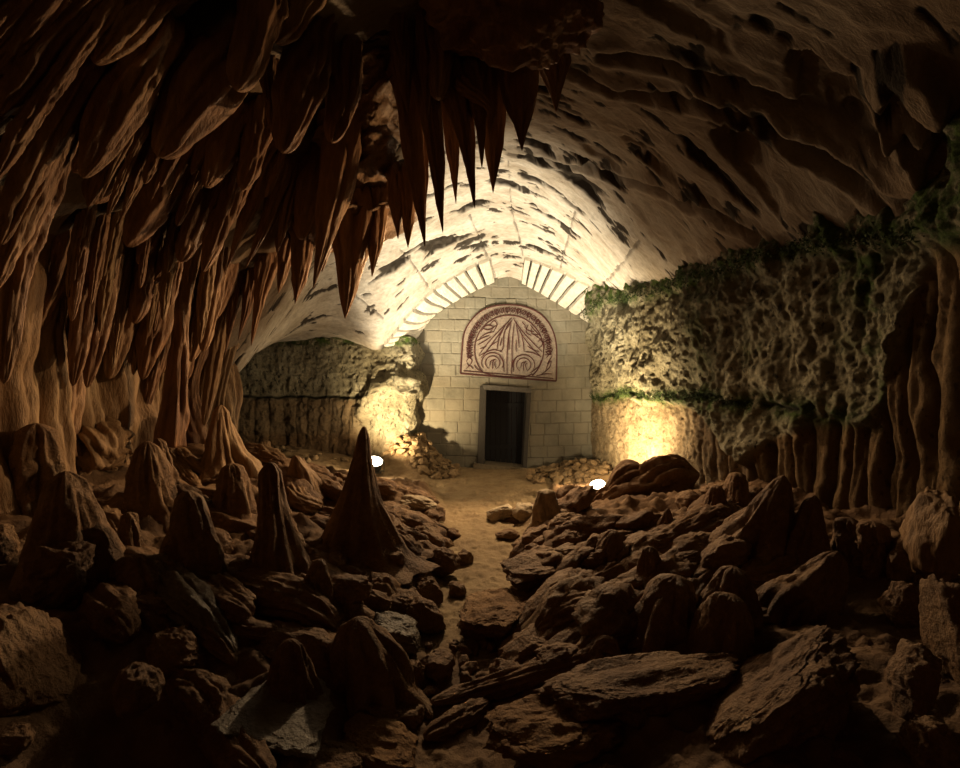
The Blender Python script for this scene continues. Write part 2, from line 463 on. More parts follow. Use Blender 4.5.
# ------------------------------------------------------------------ right wall
def wall_strip(plan, n, zb, zt, nz):
    p = crom(plan, 1200)
    L = np.concatenate([[0], np.cumsum(np.hypot(*np.diff(p, axis=0).T))])
    # denser where it is farther along the given order is fine: uniform arc length
    s = np.linspace(0, L[-1], n)
    q = np.stack([np.interp(s, L, p[:, 0]), np.interp(s, L, p[:, 1])], -1)
    tg = np.gradient(q, axis=0); tg /= np.linalg.norm(tg, axis=1)[:, None]
    nrm = np.stack([-tg[:, 1], tg[:, 0]], -1)
    z = np.linspace(zb, zt, nz)
    return s, q, nrm, z

PR = [(2.95, 12.4), (2.72, 11.6), (2.78, 10.6), (2.98, 8.86), (3.2, 7.4), (3.42, 6.25), (3.6, 5.35), (3.78, 4.6), (3.8, 4.0), (3.6, 3.2), (3.2, 2.2), (2.9, 0.9), (2.8, -0.9)]
s, q, nr, z = wall_strip(PR, 760, -0.3, 4.6, 420)
S, ZZ = np.meshgrid(s, z, indexing='ij')
QX = q[:, 0][:, None] + 0 * ZZ; QY = q[:, 1][:, None] + 0 * ZZ
# normal points into the cave (towards -x)
sg = np.sign(-(nr[300, 0])) or 1
NX = (nr[:, 0] * sg)[:, None] + 0 * ZZ; NY = (nr[:, 1] * sg)[:, None] + 0 * ZZ
pxw = np.where(q[:, 1] > 0.5, 480 + F * q[:, 0] / np.maximum(q[:, 1], 0.5), 2000)
def zpix(py): return EYE - (py - 384) / F * q[:, 1]
bpx = [585, 600, 625, 650, 680, 705, 730, 752, 772, 800, 840, 882, 893, 903, 918, 930, 950, 985, 1200, 2000]
bpy_ = [396, 402, 396, 402, 405, 418, 440, 462, 448, 430, 421, 424, 405, 372, 325, 280, 250, 240, 235, 235]
zb = zpix(np.interp(pxw, bpx, bpy_))
cpx = [585, 600, 630, 660, 700, 740, 775, 820, 860, 890, 2000]
cpy = [394, 398, 392, 396, 397, 402, 404, 410, 412, 420, 420]
zc = zpix(np.interp(pxw, cpx, cpy))
ztop_r = zpix(np.interp(pxw, [585, 613, 640, 683, 740, 800, 860, 930, 2000], [322, 297, 296, 283, 265, 247, 239, 229, 200]))
zbn = zb[:, None] + 0.06 * fbm(S * 2.5, ZZ * 0, 0, 4, 7)
up = sstep(-0.05, 0.06, ZZ - zbn)
rough = fbm(S * 1.3, ZZ * 1.0, 0, 5, 13, 0.58) * 0.14 + (np.abs(vnoise(S * 3.2, ZZ * 2.4, 1, 57)) + 0.5 * np.abs(vnoise(S * 7, ZZ * 5, 2, 58)) - 0.4) * 0.055 + fbm(S * 19, ZZ * 13, 2, 3, 20, 0.6) * 0.014
pits = -0.07 * np.maximum(0, fbm(S * 2.6, ZZ * 1.9, 5, 4, 23) - 0.5)
smallp = -0.06 * np.maximum(0, fbm(S * 12, ZZ * 10, 5, 2, 27) - 0.3)
sw = S + 0.10 * fbm(S * 0.9, ZZ * 1.1, 3, 3, 29)
ribs = np.abs(np.sin(sw * 13.5 + 1.6 * fbm(S * 1.1, ZZ * 0.35, 0, 2, 31)))
ribs2 = np.abs(np.sin(sw * 23 + 2.0 * fbm(S * 2, ZZ * 0.5, 0, 2, 37)))
near = sstep(640, 760, pxw)[:, None]
ribd = (ribs ** 0.7) * (0.05 + 0.06 * near) + ribs2 ** 0.8 * 0.03 + fbm(S * 5, ZZ * 1.6, 0, 4, 43) * 0.045
ribd = ribd * (0.25 + 0.75 * near) + (1 - near) * (fbm(S * 7, ZZ * 5, 2, 5, 19, 0.65) * 0.035 + smallp + 0.05)
ribd = ribd + 0.16 * sstep(0.6, -0.2, ZZ) * near - 0.03
dd = up * (rough + pits + smallp + 0.10) + (1 - up) * (ribd - 0.02)
cr = np.exp(-((ZZ - zc[:, None] - 0.05 * fbm(S * 4, 0 * ZZ, 0, 4, 47)) / 0.035) ** 2) * sstep(900, 840, pxw)[:, None]
cr = cr * sstep(-0.5, 0.1, fbm(S * 2, ZZ, 0, 2, 49))
dd = dd - 0.10 * cr
over = sstep(-0.25, 0.0, ZZ - ztop_r[:, None])
dd = dd + 0.10 * over
VX = QX + NX * dd; VY = QY + NY * dd
mo = np.exp(-((ZZ - zc[:, None] + 0.02) / 0.14) ** 2) * 1.1 * sstep(900, 850, pxw)[:, None]
mo = mo + sstep(-0.3, -0.02, ZZ - ztop_r[:, None])
mo = mo + 0.75 * up * sstep(660, 800, pxw)[:, None] * sstep(0.0, 0.5, fbm(S * 1.2, ZZ * 0.7, 3, 3, 53) + 0.15)
mo = mo + 0.8 * np.exp(-((pxw[:, None] - 900 + 20 * fbm(ZZ * 2, 0 * S, 0, 2, 3)) / 16) ** 2) * up
mo = mo + 0.55 * np.exp(-((pxw[:, None] - 712) / 14) ** 2) * up
o = mesh_np('wall_right', np.stack([VX, VY, ZZ], -1), grid_faces(*S.shape), M_WALL,
            attrs={'flow': (1 - up) * (0.55 + 0.45 * near), 'moss': np.clip(mo, 0, 1), 'crack': np.clip(cr * 0.8, 0, 1)})
tag(o, 'rough mossy stone wall on the right above ribbed orange flowstone', 'wall', kind='structure')
RW = dict(s=s, q=q, nr=nr * sg, z=z, dd=dd, zc=zc, ztop=ztop_r, px=pxw)

# ------------------------------------------------------------------ left recess wall
PL = [(-7.2, 9.6), (-6.4, 10.6), (-5.6, 11.1), (-4.6, 11.35), (-3.4, 11.3), (-2.6, 11.12), (-2.0, 10.95), (-1.66, 11.0), (-1.54, 11.25), (-1.5, 11.7), (-1.5, 12.3)]
s, q, nr, z = wall_strip(PL, 520, -0.3, 3.12, 300)
S, ZZ = np.meshgrid(s, z, indexing='ij')
sg = 1 if nr[250, 1] < 0 else -1
NX = (nr[:, 0] * sg)[:, None] + 0 * ZZ; NY = (nr[:, 1] * sg)[:, None] + 0 * ZZ
pxl = 480 + F * q[:, 0] / q[:, 1]
rough = fbm(S * 1.5, ZZ * 1.5, 0, 4, 213) * 0.09 + ridged(S * 3.4, ZZ * 3.0, 1, 4, 217) * 0.03
smallp = -0.055 * np.maximum(0, fbm(S * 10, ZZ * 9, 5, 3, 227) - 0.2)
zc = 1.72 + 0.03 * fbm(S * 3, 0 * ZZ, 0, 3, 231)
low = sstep(0.06, -0.1, ZZ - zc)
rb = np.abs(np.sin(S * 11 + 1.5 * fbm(S, ZZ * 0.4, 0, 2, 233))) ** 0.7 * 0.05 * low * sstep(375, 345, pxl)[:, None]
cr = np.exp(-((ZZ - zc) / 0.028) ** 2) * sstep(372, 355, pxl)[:, None]
# bulging pillar foot with an overhanging lip above the lamp
arch = 1.93 - 0.65 * ((pxl[:, None] - 402) / 48) ** 2 * np.where(pxl[:, None] < 402, 1, 0.15) + 0.07 * fbm(S * 4, ZZ * 2, 0, 3, 241)
inb = sstep(352, 366, pxl)[:, None]
lip = 0.20 * inb * sstep(-0.42, -0.05, ZZ - arch) * sstep(0.5, 0.12, ZZ - arch)
foot = 0.16 * sstep(0.9, 0.2, ZZ) * inb
dd = rough + smallp + rb + lip + foot - 0.07 * cr
VX = q[:, 0][:, None] + NX * dd; VY = q[:, 1][:, None] + NY * dd
mo = sstep(2.86, 3.0, ZZ + 0.05 * fbm(S * 3, ZZ, 0, 3, 5))
mo = mo + 0.4 * cr
flow = low * sstep(372, 350, pxl)[:, None] * 0.7 + 0.6 * sstep(1.1, 0.4, ZZ)
o = mesh_np('wall_left', np.stack([VX, VY, ZZ], -1), grid_faces(*S.shape), M_WALL,
            attrs={'flow': np.clip(flow, 0, 1), 'moss': np.clip(mo, 0, 1), 'crack': np.clip(cr * 0.8, 0, 1)})
tag(o, 'pitted limestone wall of the left recess with a cracked ledge line', 'wall', kind='structure')

# ------------------------------------------------------------------ flowstone side behind the stalactites
L = np.concatenate([[0], np.cumsum(np.hypot(*np.diff(WL, axis=0).T))])
s = np.linspace(0, L[-1], 620); q = np.stack([np.interp(s, L, WL[:, 0]), np.interp(s, L, WL[:, 1])], -1)
tg = np.gradient(q, axis=0); tg /= np.linalg.norm(tg, axis=1)[:, None]
nr = np.stack([-tg[:, 1], tg[:, 0]], -1)
sg = 1 if nr[300, 0] > 0 else -1
z = np.linspace(-0.2, 4.2, 260)
S, ZZ = np.meshgrid(s, z, indexing='ij')
sw = S + 0.12 * fbm(S * 0.8, ZZ * 0.8, 3, 3, 329)
rb = np.abs(np.sin(sw * 7.5 + 1.7 * fbm(S * 1.1, ZZ * 0.35, 0, 2, 331))) ** 0.7
rb2 = np.abs(np.sin(sw * 19 + 2 * fbm(S * 2, ZZ * 0.5, 0, 2, 337))) ** 0.8
dd = rb * 0.16 + rb2 * 0.05 + fbm(S * 1.2, ZZ * 0.6, 0, 4, 343) * 0.16 + 0.30 * sstep(1.4, 0.2, ZZ) ** 1.5
VX = q[:, 0][:, None] + nr[:, 0][:, None] * sg * dd; VY = q[:, 1][:, None] + nr[:, 1][:, None] * sg * dd
o = mesh_np('wall_side', np.stack([VX, VY, ZZ], -1), grid_faces(*S.shape), M_FLOW)
tag(o, 'ribbed brown flowstone wall behind the hanging stalactites', 'wall', kind='structure')

# back of the cave, behind the viewpoint
xs = np.linspace(-7, 5.5, 90); zs = np.linspace(-0.3, 6, 50)
A, B = np.meshgrid(xs, zs, indexing='ij')
o = mesh_np('wall_rear', np.stack([A, -0.75 + 0.2 * fbm(A, B, 0, 4, 401), B], -1), grid_faces(*A.shape), M_ROCK)
tag(o, 'rough brown rock closing the cave behind the viewpoint', 'wall', kind='structure')

# ------------------------------------------------------------------ end wall of dressed stone
YB = 11.6
nxb, nzb = 420, 460
xb = np.linspace(-1.75, 3.0, nxb); zbk = np.linspace(-0.25, 5.15, nzb)
A, B = np.meshgrid(xb, zbk, indexing='ij')
rowh = 0.275
row = np.floor((B + 0.03 * np.sin(A * 1.3)) / rowh); fz = (B + 0.03 * np.sin(A * 1.3)) / rowh - row
bw = 0.36 + 0.14 * _h(row, row * 0, row * 0, 3)
off = _h(row, row * 0 + 2, row * 0, 5) * 0.3
cb = np.floor((A + off) / bw); fx = (A + off) / bw - cb
jn = np.minimum(np.minimum(fz, 1 - fz) * rowh, np.minimum(fx, 1 - fx) * bw) + 0.004 * fbm(A * 12, B * 12, 0, 2, 501)
joint = sstep(0.016, 0.006, jn)
tone = np.clip(0.5 + 0.5 * _h(cb, row, row * 0, 9), 0, 1) * 0.6
dep = -0.012 * joint + 0.012 * _h(cb, row, row * 0 + 1, 13) + 0.006 * fbm(A * 5, B * 5, 0, 4, 503)
hpatch = sstep(0.0, 0.4, fbm(A * 0.9, B * 0.9, 0, 3, 509) + 0.2)
Fc = grid_faces(nxb, nzb)
# opening for the doorway
DX0, DX1, DZ1 = (480.5 - 480) / F * YB, (527.5 - 480) / F * YB, EYE - (389 - 384) / F * YB
cxm = A.reshape(-1)[Fc].mean(1); czm = B.reshape(-1)[Fc].mean(1)
keep = ~((cxm > DX0 + 0.03) & (cxm < DX1 - 0.03) & (czm < DZ1 - 0.03))
o = mesh_np('wall_back', np.stack([A, YB - dep, B], -1), Fc[keep][:, ::-1], M_ASH, attrs={'joint': np.clip(joint * (0.2 + 0.4 * hpatch), 0, 1), 'tone': tone})
tag(o, 'pale dressed stone end wall with a pointed gable', 'wall', kind='structure')

# ------------------------------------------------------------------ door
def box_bm(bm, c, sx, sy, sz, bev=0.0, jit=0.0):
    r = bmesh.ops.create_cube(bm, size=1.0)
    for v in r['verts']:
        v.co = Vector((c[0] + v.co.x * sx, c[1] + v.co.y * sy, c[2] + v.co.z * sz)) + Vector([random.uniform(-jit, jit) for _ in range(3)])
    if bev:
        bmesh.ops.bevel(bm, geom=list({e for v in r['verts'] for e in v.link_edges}), offset=bev, segments=2, affect='EDGES')

def quad_prism(bm, q4, y0, y1, bev=0.008):
    """box from four (px,py) corners on the end wall, from depth y0 to y1"""
    vs = []
    for y in (y0, y1):
        for (a, b) in q4:
            p = P(a, b, YB); vs.append(bm.verts.new((p[0], y, p[2])))
    f = [(0, 1, 2, 3), (7, 6, 5, 4), (0, 4, 5, 1), (1, 5, 6, 2), (2, 6, 7, 3), (3, 7, 4, 0)]
    for a in f: bm.faces.new([vs[k] for k in a])
    bmesh.ops.recalc_face_normals(bm, faces=bm.faces)
    if bev: bmesh.ops.bevel(bm, geom=list(bm.edges), offset=bev, segments=2, affect='EDGES')

dr = empty('door_1', (0.55, YB + 0.3, 0.0), 'dark plank door set deep in the stone end wall', 'door', kind='structure')
def child(name, bm, mat): 
    o = from_bm(name, bm, mat)
    o.parent = dr; o.matrix_parent_inverse = dr.matrix_world.inverted()
    o.location = (-dr.location.x, -dr.location.y, -dr.location.z)
    o.matrix_parent_inverse.identity()
    return o
bm = bmesh.new(); quad_prism(bm, [(480, 386), (486.5, 387), (484.5, 466), (477, 464)], YB - 0.06, YB + 0.52); child('door_jamb', bm, M_FRAME)
bm = bmesh.new(); quad_prism(bm, [(527, 390.5), (531, 391), (526.5, 470), (522.5, 469)], YB - 0.06, YB + 0.52); child('door_jamb', bm, M_FRAME)
bm = bmesh.new(); quad_prism(bm, [(482, 384.5), (531, 388), (531, 393), (484, 389.5)], YB - 0.09, YB + 0.52); child('lintel', bm, M_LINTEL)
bm = bmesh.new(); quad_prism(bm, [(474, 462.5), (527, 467.5), (527, 472), (473, 467.5)], YB - 0.16, YB + 0.56); child('threshold', bm, M_THRESH)
x0, x1 = DX0 - 0.02, DX1 + 0.04
npl = 9
for k in range(npl):
    bm = bmesh.new()
    w_ = (x1 - x0) / npl
    box_bm(bm, (x0 + (k + 0.5) * w_, YB + 0.50 + 0.006 * (k % 3), 0.97), w_ * 0.93, 0.05, 2.15, 0.006)
    child('plank', bm, M_DOOR)
for zz in (0.45, 1.5):
    bm = bmesh.new(); box_bm(bm, ((x0 + x1) / 2, YB + 0.465, zz), (x1 - x0) * 0.96, 0.03, 0.11, 0.006); child('cross_batten', bm, M_DOOR)

# ------------------------------------------------------------------ arch stones around the gable
def voussoirs(name, inner, outer, n, label, fr):
    pi = np.array([P(a, b, 11.6) for a, b in crom(inner, 200)])
    po = np.array([P(a, b, 10.75) for a, b in crom(outer, 200)])
    t = np.concatenate([[0], np.cumsum(fr)]); t = t / t[-1]
    bm = bmesh.new()
    for k in range(n):
        a, b = t[k], t[k + 1]
        g = 0.14 * (b - a)
        a += g; b -= g
        NU, NVv = 7, 13
        rows = []
        for lay in (0, 1):
            for j in range(NVv):
                v = j / (NVv - 1)
                ve = 0.02 + 0.95 * v + random.uniform(-0.008, 0.008)
                for i in range(NU):
                    u = a + (b - a) * i / (NU - 1)
                    f = u * 199; i0 = int(min(f, 198)); ff = f - i0
                    pa = pi[i0] * (1 - ff) + pi[i0 + 1] * ff
                    pb = po[i0] * (1 - ff) + po[i0 + 1] * ff
                    p = pa * (1 - ve) + pb * ve
                    zc_ = float(ceil_smooth(np.array([p[0]]), np.array([p[1]]))[0])
                    ed = min(i, NU - 1 - i) / 3.0; ev = min(j, NVv - 1 - j) / 3.0
                    rd = 0.03 * min(1, ed + 0.25) ** 0.5 * min(1, ev + 0.3) ** 0.5
                    zz = zc_ + 0.05 if lay else zc_ - 0.075 - rd - 0.012 * random.random()
                    rows.append(bm.verts.new((p[0], p[1], zz)))
        def idx(l, j, i): return rows[l * NU * NVv + j * NU + i]
        for j in range(NVv - 1):
            for i in range(NU - 1):
                bm.faces.new([idx(0, j, i), idx(0, j + 1, i), idx(0, j + 1, i + 1), idx(0, j, i + 1)])
        for j in range(NVv - 1):
            for i in (0, NU - 1):
                bm.faces.new([idx(0, j, i), idx(0, j + 1, i), idx(1, j + 1, i), idx(1, j, i)])
        for i in range(NU - 1):
            for j in (0, NVv - 1):
                bm.faces.new([idx(0, j, i), idx(0, j, i + 1), idx(1, j, i + 1), idx(1, j, i)])
    bmesh.ops.recalc_face_normals(bm, faces=bm.faces)
    o = from_bm(name, bm, M_VOUSS)
    tag(o, label, 'arch', kind='structure')
voussoirs('trim_1', [(419, 339), (428, 320), (445, 305), (470, 291), (496, 279)], [(382, 343), (398, 322), (425, 294), (455, 273), (491, 256)], 12,
          'fan of pale arch stones left of the gable point', [.9, 1, 1, .9, 1.1, 1.2, 1, 1.1, 1, .9, 1, 1.2])
voussoirs('trim_2', [(521, 281), (540, 290), (562, 303), (589, 321)], [(524, 255), (552, 264), (585, 280), (617, 299)], 8,
          'fan of pale arch stones right of the gable point', [.8, 1.1, 1, 1.3, 1, 1.3, 1.2, 1.2])

# ------------------------------------------------------------------ carved semicircular panel
TY = YB - 0.03
tq = [(460.5, 373.5), (462, 350), (464, 334), (470, 322), (480, 312), (493, 306.5), (508, 305), (523, 306.5), (537, 312), (547, 321), (553.5, 333), (556.5, 350), (556, 381)]
tq_s = [tuple(r) for r in crom(tq[:], 60)]
tp = empty('carved_panel', tuple(P(508, 378, TY)), 'semicircular carved stone panel outlined in dark red above the doorway', 'carving')
def tchild(name, bm, mat, lab=None):
    o = from_bm(name, bm, mat, smooth=False)
    o.parent = tp; o.location = -Vector(tp.location)
    if lab: o['label'] = lab
    return o
bm = bmesh.new()
fr = [bm.verts.new(tuple(P(a, b, YB) * np.array([1, 0, 1]) + np.array([0, TY, 0]))) for a, b in tq_s]
bk = [bm.verts.new((v.co.x, YB + 0.05, v.co.z)) for v in fr]
bm.faces.new(fr); 
for k in range(len(fr)):
    j = (k + 1) % len(fr); bm.faces.new([fr[k], fr[j], bk[j], bk[k]])
bmesh.ops.recalc_face_normals(bm, faces=bm.faces)
tchild('stone_slab', bm, M_STONEP)
def stroke(bm, pts, w=0.7, closed=False, y=TY):
    """raised carved line through (px,py) points, half width w in px"""
    pts = [np.array(p, float) for p in pts]
    n = max(6, int(sum(np.linalg.norm(pts[i + 1] - pts[i]) for i in range(len(pts) - 1)) / 1.2))
    c = crom(pts, n)
    tg = np.gradient(c, axis=0); tg /= (np.linalg.norm(tg, axis=1)[:, None] + 1e-9)
    nn = np.stack([-tg[:, 1], tg[:, 0]], -1)
    prev = None
    for k in range(n):
        e = 1.0 if closed else (0.45 + 0.55 * min(1, 4 * min(k, n - 1 - k) / n))
        row = []
        for (sd, yy) in ((-1, y + 0.01), (-0.6, y - 0.022), (0.6, y - 0.022), (1, y + 0.01)):
            a = c[k] + nn[k] * sd * w * e
            p = P(a[0], a[1], YB); row.append(bm.verts.new((p[0], yy, p[2])))
        if prev:
            for i in range(3): bm.faces.new([prev[i], prev[i + 1], row[i + 1], row[i]])
        prev = row
bm = bmesh.new(); stroke(bm, tq, 0.75, True); stroke(bm, [tq[-1], (508, 377.5), tq[0]], 0.8, True)
stroke(bm, [(463.5, 371), (505, 374.5), (553, 378.5)], 0.45, True)
tchild('outer_border', bm, M_REDLINE, 'dark red raised outline')
CXp, CYp = 509, 349
def arcpt(r, deg, sy=1.0): 
    a = math.radians(deg); return (CXp + r * math.cos(a), CYp - r * math.sin(a) * sy + 1)
bm = bmesh.new()
stroke(bm, [arcpt(34.5, d) for d in range(-48, 230, 10)], 0.6, True)
stroke(bm, [(484, 373), (496, 376), (510, 377), (524, 377), (532, 374)], 0.6, True)
tchild('inner_ring', bm, M_REDLINE, 'dark red ring inside the border')
bm = bmesh.new()     # scrolling band between the two arcs
for d in range(-8, 192, 8):
    r = 37.2 + 1.2 * math.sin(d)
    a, b, c_ = arcpt(36, d), arcpt(42.2, d + 3), arcpt(37.5, d + 6)
    stroke(bm, [a, b, c_], 0.55)
    stroke(bm, [arcpt(43, d + 1), arcpt(39.5, d + 2), arcpt(36.8, d + 4.5)], 0.5)
    stroke(bm, [arcpt(42.6, d + 5), arcpt(40.5, d + 7.5), arcpt(38, d + 6.5)], 0.5)
    if (d // 8) % 2: stroke(bm, [arcpt(36, d + 5), arcpt(42.8, d + 6)], 0.5)
tchild('border_scroll', bm, M_REDLINE, 'dark red scrolling leaf band')
bm = bmesh.new()     # canopy and trunk
for pl in ([(512, 318), (500, 330), (488, 343), (479, 355)], [(510, 319), (498, 336), (486, 352), (481, 358)], [(513, 318), (522, 331), (533, 343), (542, 352)], [(514, 320), (522, 335), (531, 347), (541, 357)],
           [(511, 322), (508, 340), (507, 356), (507, 374)], [(514, 324), (512, 345), (512, 360), (511, 374)], [(509, 322), (504, 334), (503, 348), (500, 352)], [(516, 324), (518, 336), (519, 348)], [(520, 330), (523, 342), (524, 352)],
           [(505, 326), (499, 338), (497, 350)], [(512, 320), (506, 330)], [(479, 356), (487, 352), (494, 350), (502, 352)], [(541, 357), (533, 353), (525, 352)], [(516, 340), (516, 352)], [(509, 334), (509, 350)], [(502, 338), (500, 346)]):
    stroke(bm, pl, 0.55)
tchild('canopy_motif', bm, M_REDLINE)
for (mx, my) in ((492.5, 363), (523.5, 365)):
    bm = bmesh.new()
    stroke(bm, [(mx + 11 * math.cos(math.radians(d)), my - 10 * math.sin(math.radians(d))) for d in range(-30, 215, 15)], 0.55)
    stroke(bm, [(mx + 7.2 * math.cos(math.radians(d)), my - 6.8 * math.sin(math.radians(d))) for d in range(-60, 245, 15)], 0.5)
    stroke(bm, [(mx, my + 6), (mx, my), (mx + 2, my - 4)], 0.5); stroke(bm, [(mx - 3, my + 3), (mx - 1.5, my - 2), (mx + 3, my - 3)], 0.45); stroke(bm, [(mx + 3, my + 5), (mx + 2, my), (mx + 4, my - 2)], 0.45)
    tchild('round_motif', bm, M_REDLINE)
LEAVES = [[(483, 329), (489, 330), (496, 326)], [(477, 341), (483, 338), (489, 336)], [(524, 327), (529, 331), (534, 332)], [(537, 336), (541, 341), (544, 343)], [(531, 328), (532, 334), (538, 335)], [(487, 350), (492, 345), (497, 342)], [(527, 346), (533, 350), (539, 352)], [(499, 356), (503, 362), (504, 372)], [(517, 356), (514, 362), (513, 372)], [(481, 332), (486, 326), (493, 327), (490, 333)], [(480, 338), (486, 334), (494, 332)], [(478, 345), (485, 341), (491, 337)], [(490, 325), (494, 321), (497, 325), (494, 331)], [(480, 349), (486, 347)], [(528, 325), (526, 332), (531, 336)], [(530, 325), (535, 331), (541, 337)], [(522, 322), (526, 327)],
           [(538, 342), (541, 339), (542, 345), (539, 348)], [(543, 338), (544, 346), (543, 354)], [(533, 334), (538, 338)], [(545, 372), (548, 364), (551, 361), (549, 368), (542, 374)], [(536, 376), (545, 374), (552, 374)], [(546, 358), (551, 352), (553, 348)], [(547, 364), (552, 356)],
           [(466, 362), (469, 358), (472, 361), (469, 366), (467, 363)], [(466, 369), (470, 366), (473, 369)], [(467, 354), (470, 350), (469, 346)], [(474, 365), (477, 369), (482, 372)], [(534, 370), (539, 366), (541, 360)], [(530, 373), (536, 369)], [(468, 342), (471, 340), (470, 335)], [(552, 342), (549, 338), (550, 346)]]
for sd_ in (0, 1):
    for lo_ in (0, 1):
        bm = bmesh.new()
        for pl in LEAVES:
            if (pl[0][0] > 509) == bool(sd_) and (min(abs(pl[0][0] - 461), abs(pl[0][0] - 556)) < 16) == bool(lo_): stroke(bm, pl, 0.5)
        tchild('leaf_motif', bm, M_REDLINE)
# ------------------------------------------------------------------ floodlights
def floodlight(name, px, py, wpx, tilt, yaw, label):
    Y = gmarch(px, py + 7)
    x = (px - 480) / F * Y
    g = float(ground(np.array([x]), np.array([Y]))[0])
    r = wpx * Y / F
    root = empty(name, (x, Y, g), label, 'floodlight', 'floodlights standing on the cave floor')
    def lathe(nm, prof, mat, z0):
        bm = bmesh.new(); rings = []
        for rr, zz in prof:
            rings.append([bm.verts.new((rr * math.cos(a) , rr * math.sin(a), zz)) for a in np.linspace(0, 2 * math.pi, 32, endpoint=False)])
        for i in range(len(rings) - 1):
            for k in range(32):
                bm.faces.new([rings[i][k], rings[i][(k + 1) % 32], rings[i + 1][(k + 1) % 32], rings[i + 1][k]])
        bm.faces.new(rings[0][::-1]); bm.faces.new(rings[-1])
        o = from_bm(nm, bm, mat, root, True)
        return o
    h = lathe('housing', [(r * .55, -r * .75), (r * .8, -r * .6), (r * .92, 0), (r * 1.0, r * .35), (r * 1.04, r * .42), (r * .98, r * .42)], M_LAMP, 0)
    l = lathe('lens', [(r * .9, r * .40), (r * .88, r * .47), (r * .6, r * .53), (r * .2, r * .55)], M_LENS, 0)
    for o in (h, l):
        o.location = (0, 0, r * 0.95); o.rotation_euler = (math.radians(tilt), 0, math.radians(yaw))
    bm = bmesh.new()
    box_bm(bm, (0, 0, 0.012), r * 1.5, r * 1.0, 0.03, 0.006)
    for sx in (-1, 1): box_bm(bm, (sx * r * 1.1, 0, r * 0.55), 0.014, r * .3, r * 1.1, 0.004)
    box_bm(bm, (0, 0, 0.03), r * 2.2, r * .3, 0.02, 0.004)
    b = from_bm('bracket', bm, M_LAMP, root)
    b.rotation_euler = (0, 0, math.radians(yaw))
    return x, Y, g, r

xl, yl, gl, rl = floodlight('floodlight', 374, 466, 9, 28, 20, 'grey round floodlight shining on the wall behind the tall pointed stalagmite')
xr, yr, gr_, rr = floodlight('floodlight', 598, 488, 8, 28, -40, 'floodlight glaring between the right wall foot and the long root shaped boulder')

# ------------------------------------------------------------------ generators for rock bodies
_seed = [100]
def nseed():
    _seed[0] += 7
    return _seed[0]

def loft(name, C3, R1, R2, mat, segs=44, flute=0.12, kf=6, nz=0.14, nfreq=3.0, twist=0.5, ref=None, stretch=0.35):
    """fluted, noise-roughened body along a spine; R1 sideways, R2 along depth"""
    sd = nseed(); rg = np.random.default_rng(sd)
    C3 = np.asarray(C3, float); n = len(C3)
    T = np.gradient(C3, axis=0); T /= (np.linalg.norm(T, axis=1)[:, None] + 1e-9)
    ref = np.array([0, 1.0, 0.0]) if ref is None else np.asarray(ref, float)
    N1 = np.cross(T, ref); N1 /= (np.linalg.norm(N1, axis=1)[:, None] + 1e-9)
    N2 = np.cross(N1, T)
    th = np.linspace(0, 2 * np.pi, segs, endpoint=False)
    t = np.linspace(0, 1, n)
    L = np.linalg.norm(np.diff(C3, axis=0), axis=1).sum()
    R = np.maximum(R1, R2).max()
    TH, TT = np.meshgrid(th, t)
    fl = np.zeros_like(TH)
    for j in range(3):
        k = kf + j * 3 + rg.integers(0, 2)
        fl += (np.abs(np.cos(0.5 * k * (TH + twist * TT * rg.uniform(-1, 1)) + rg.uniform(0, 6) + 0.6 * vnoise(TT * L / R * 0.7, TH * 0, 0, sd + j))) - 0.6) * (1.0 if j == 0 else 0.5)
    cx_, cy_ = np.cos(TH), np.sin(TH)
    al = TT * L / R
    ns = fbm(cx_ * nfreq * 0.5, cy_ * nfreq * 0.5, al * nfreq * stretch, 4, sd)
    fine = fbm(cx_ * nfreq * 1.7, cy_ * nfreq * 1.7, al * nfreq * stretch * 2.5, 3, sd + 5)
    rr = 1 + (flute if np.isscalar(flute) else np.asarray(flute)[:, None]) * fl + nz * ns + nz * 0.5 * fine
    V = C3[:, None, :] + N1[:, None, :] * (cx_ * rr * np.asarray(R1)[:, None])[..., None] + N2[:, None, :] * (cy_ * rr * np.asarray(R2)[:, None])[..., None]
    Vf = V.reshape(-1, 3)
    Fq = grid_faces(n, segs, True)
    Vf = np.vstack([Vf, C3[0], C3[-1]])
    i0, i1 = n * segs, n * segs + 1
    k = np.arange(segs); k2 = (k + 1) % segs
    caps = np.vstack([np.stack([np.full(segs, i0), k2, k, np.full(segs, i0)], -1), np.stack([np.full(segs, i1), (n - 1) * segs + k, (n - 1) * segs + k2, np.full(segs, i1)], -1)])
    bm = None
    # caps as triangles: write quads and tris through from_pydata-free route
    me = bpy.data.meshes.new(name)
    faces = Fq.tolist() + [[int(c[0]), int(c[1]), int(c[2])] for c in caps]
    base = C3[0].copy()
    me.from_pydata((Vf - base).tolist(), [], faces)
    me.polygons.foreach_set('use_smooth', np.ones(len(faces), bool))
    me.materials.append(mat); me.update()
    o = bpy.data.objects.new(name, me); col.objects.link(o)
    o.location = base
    return o

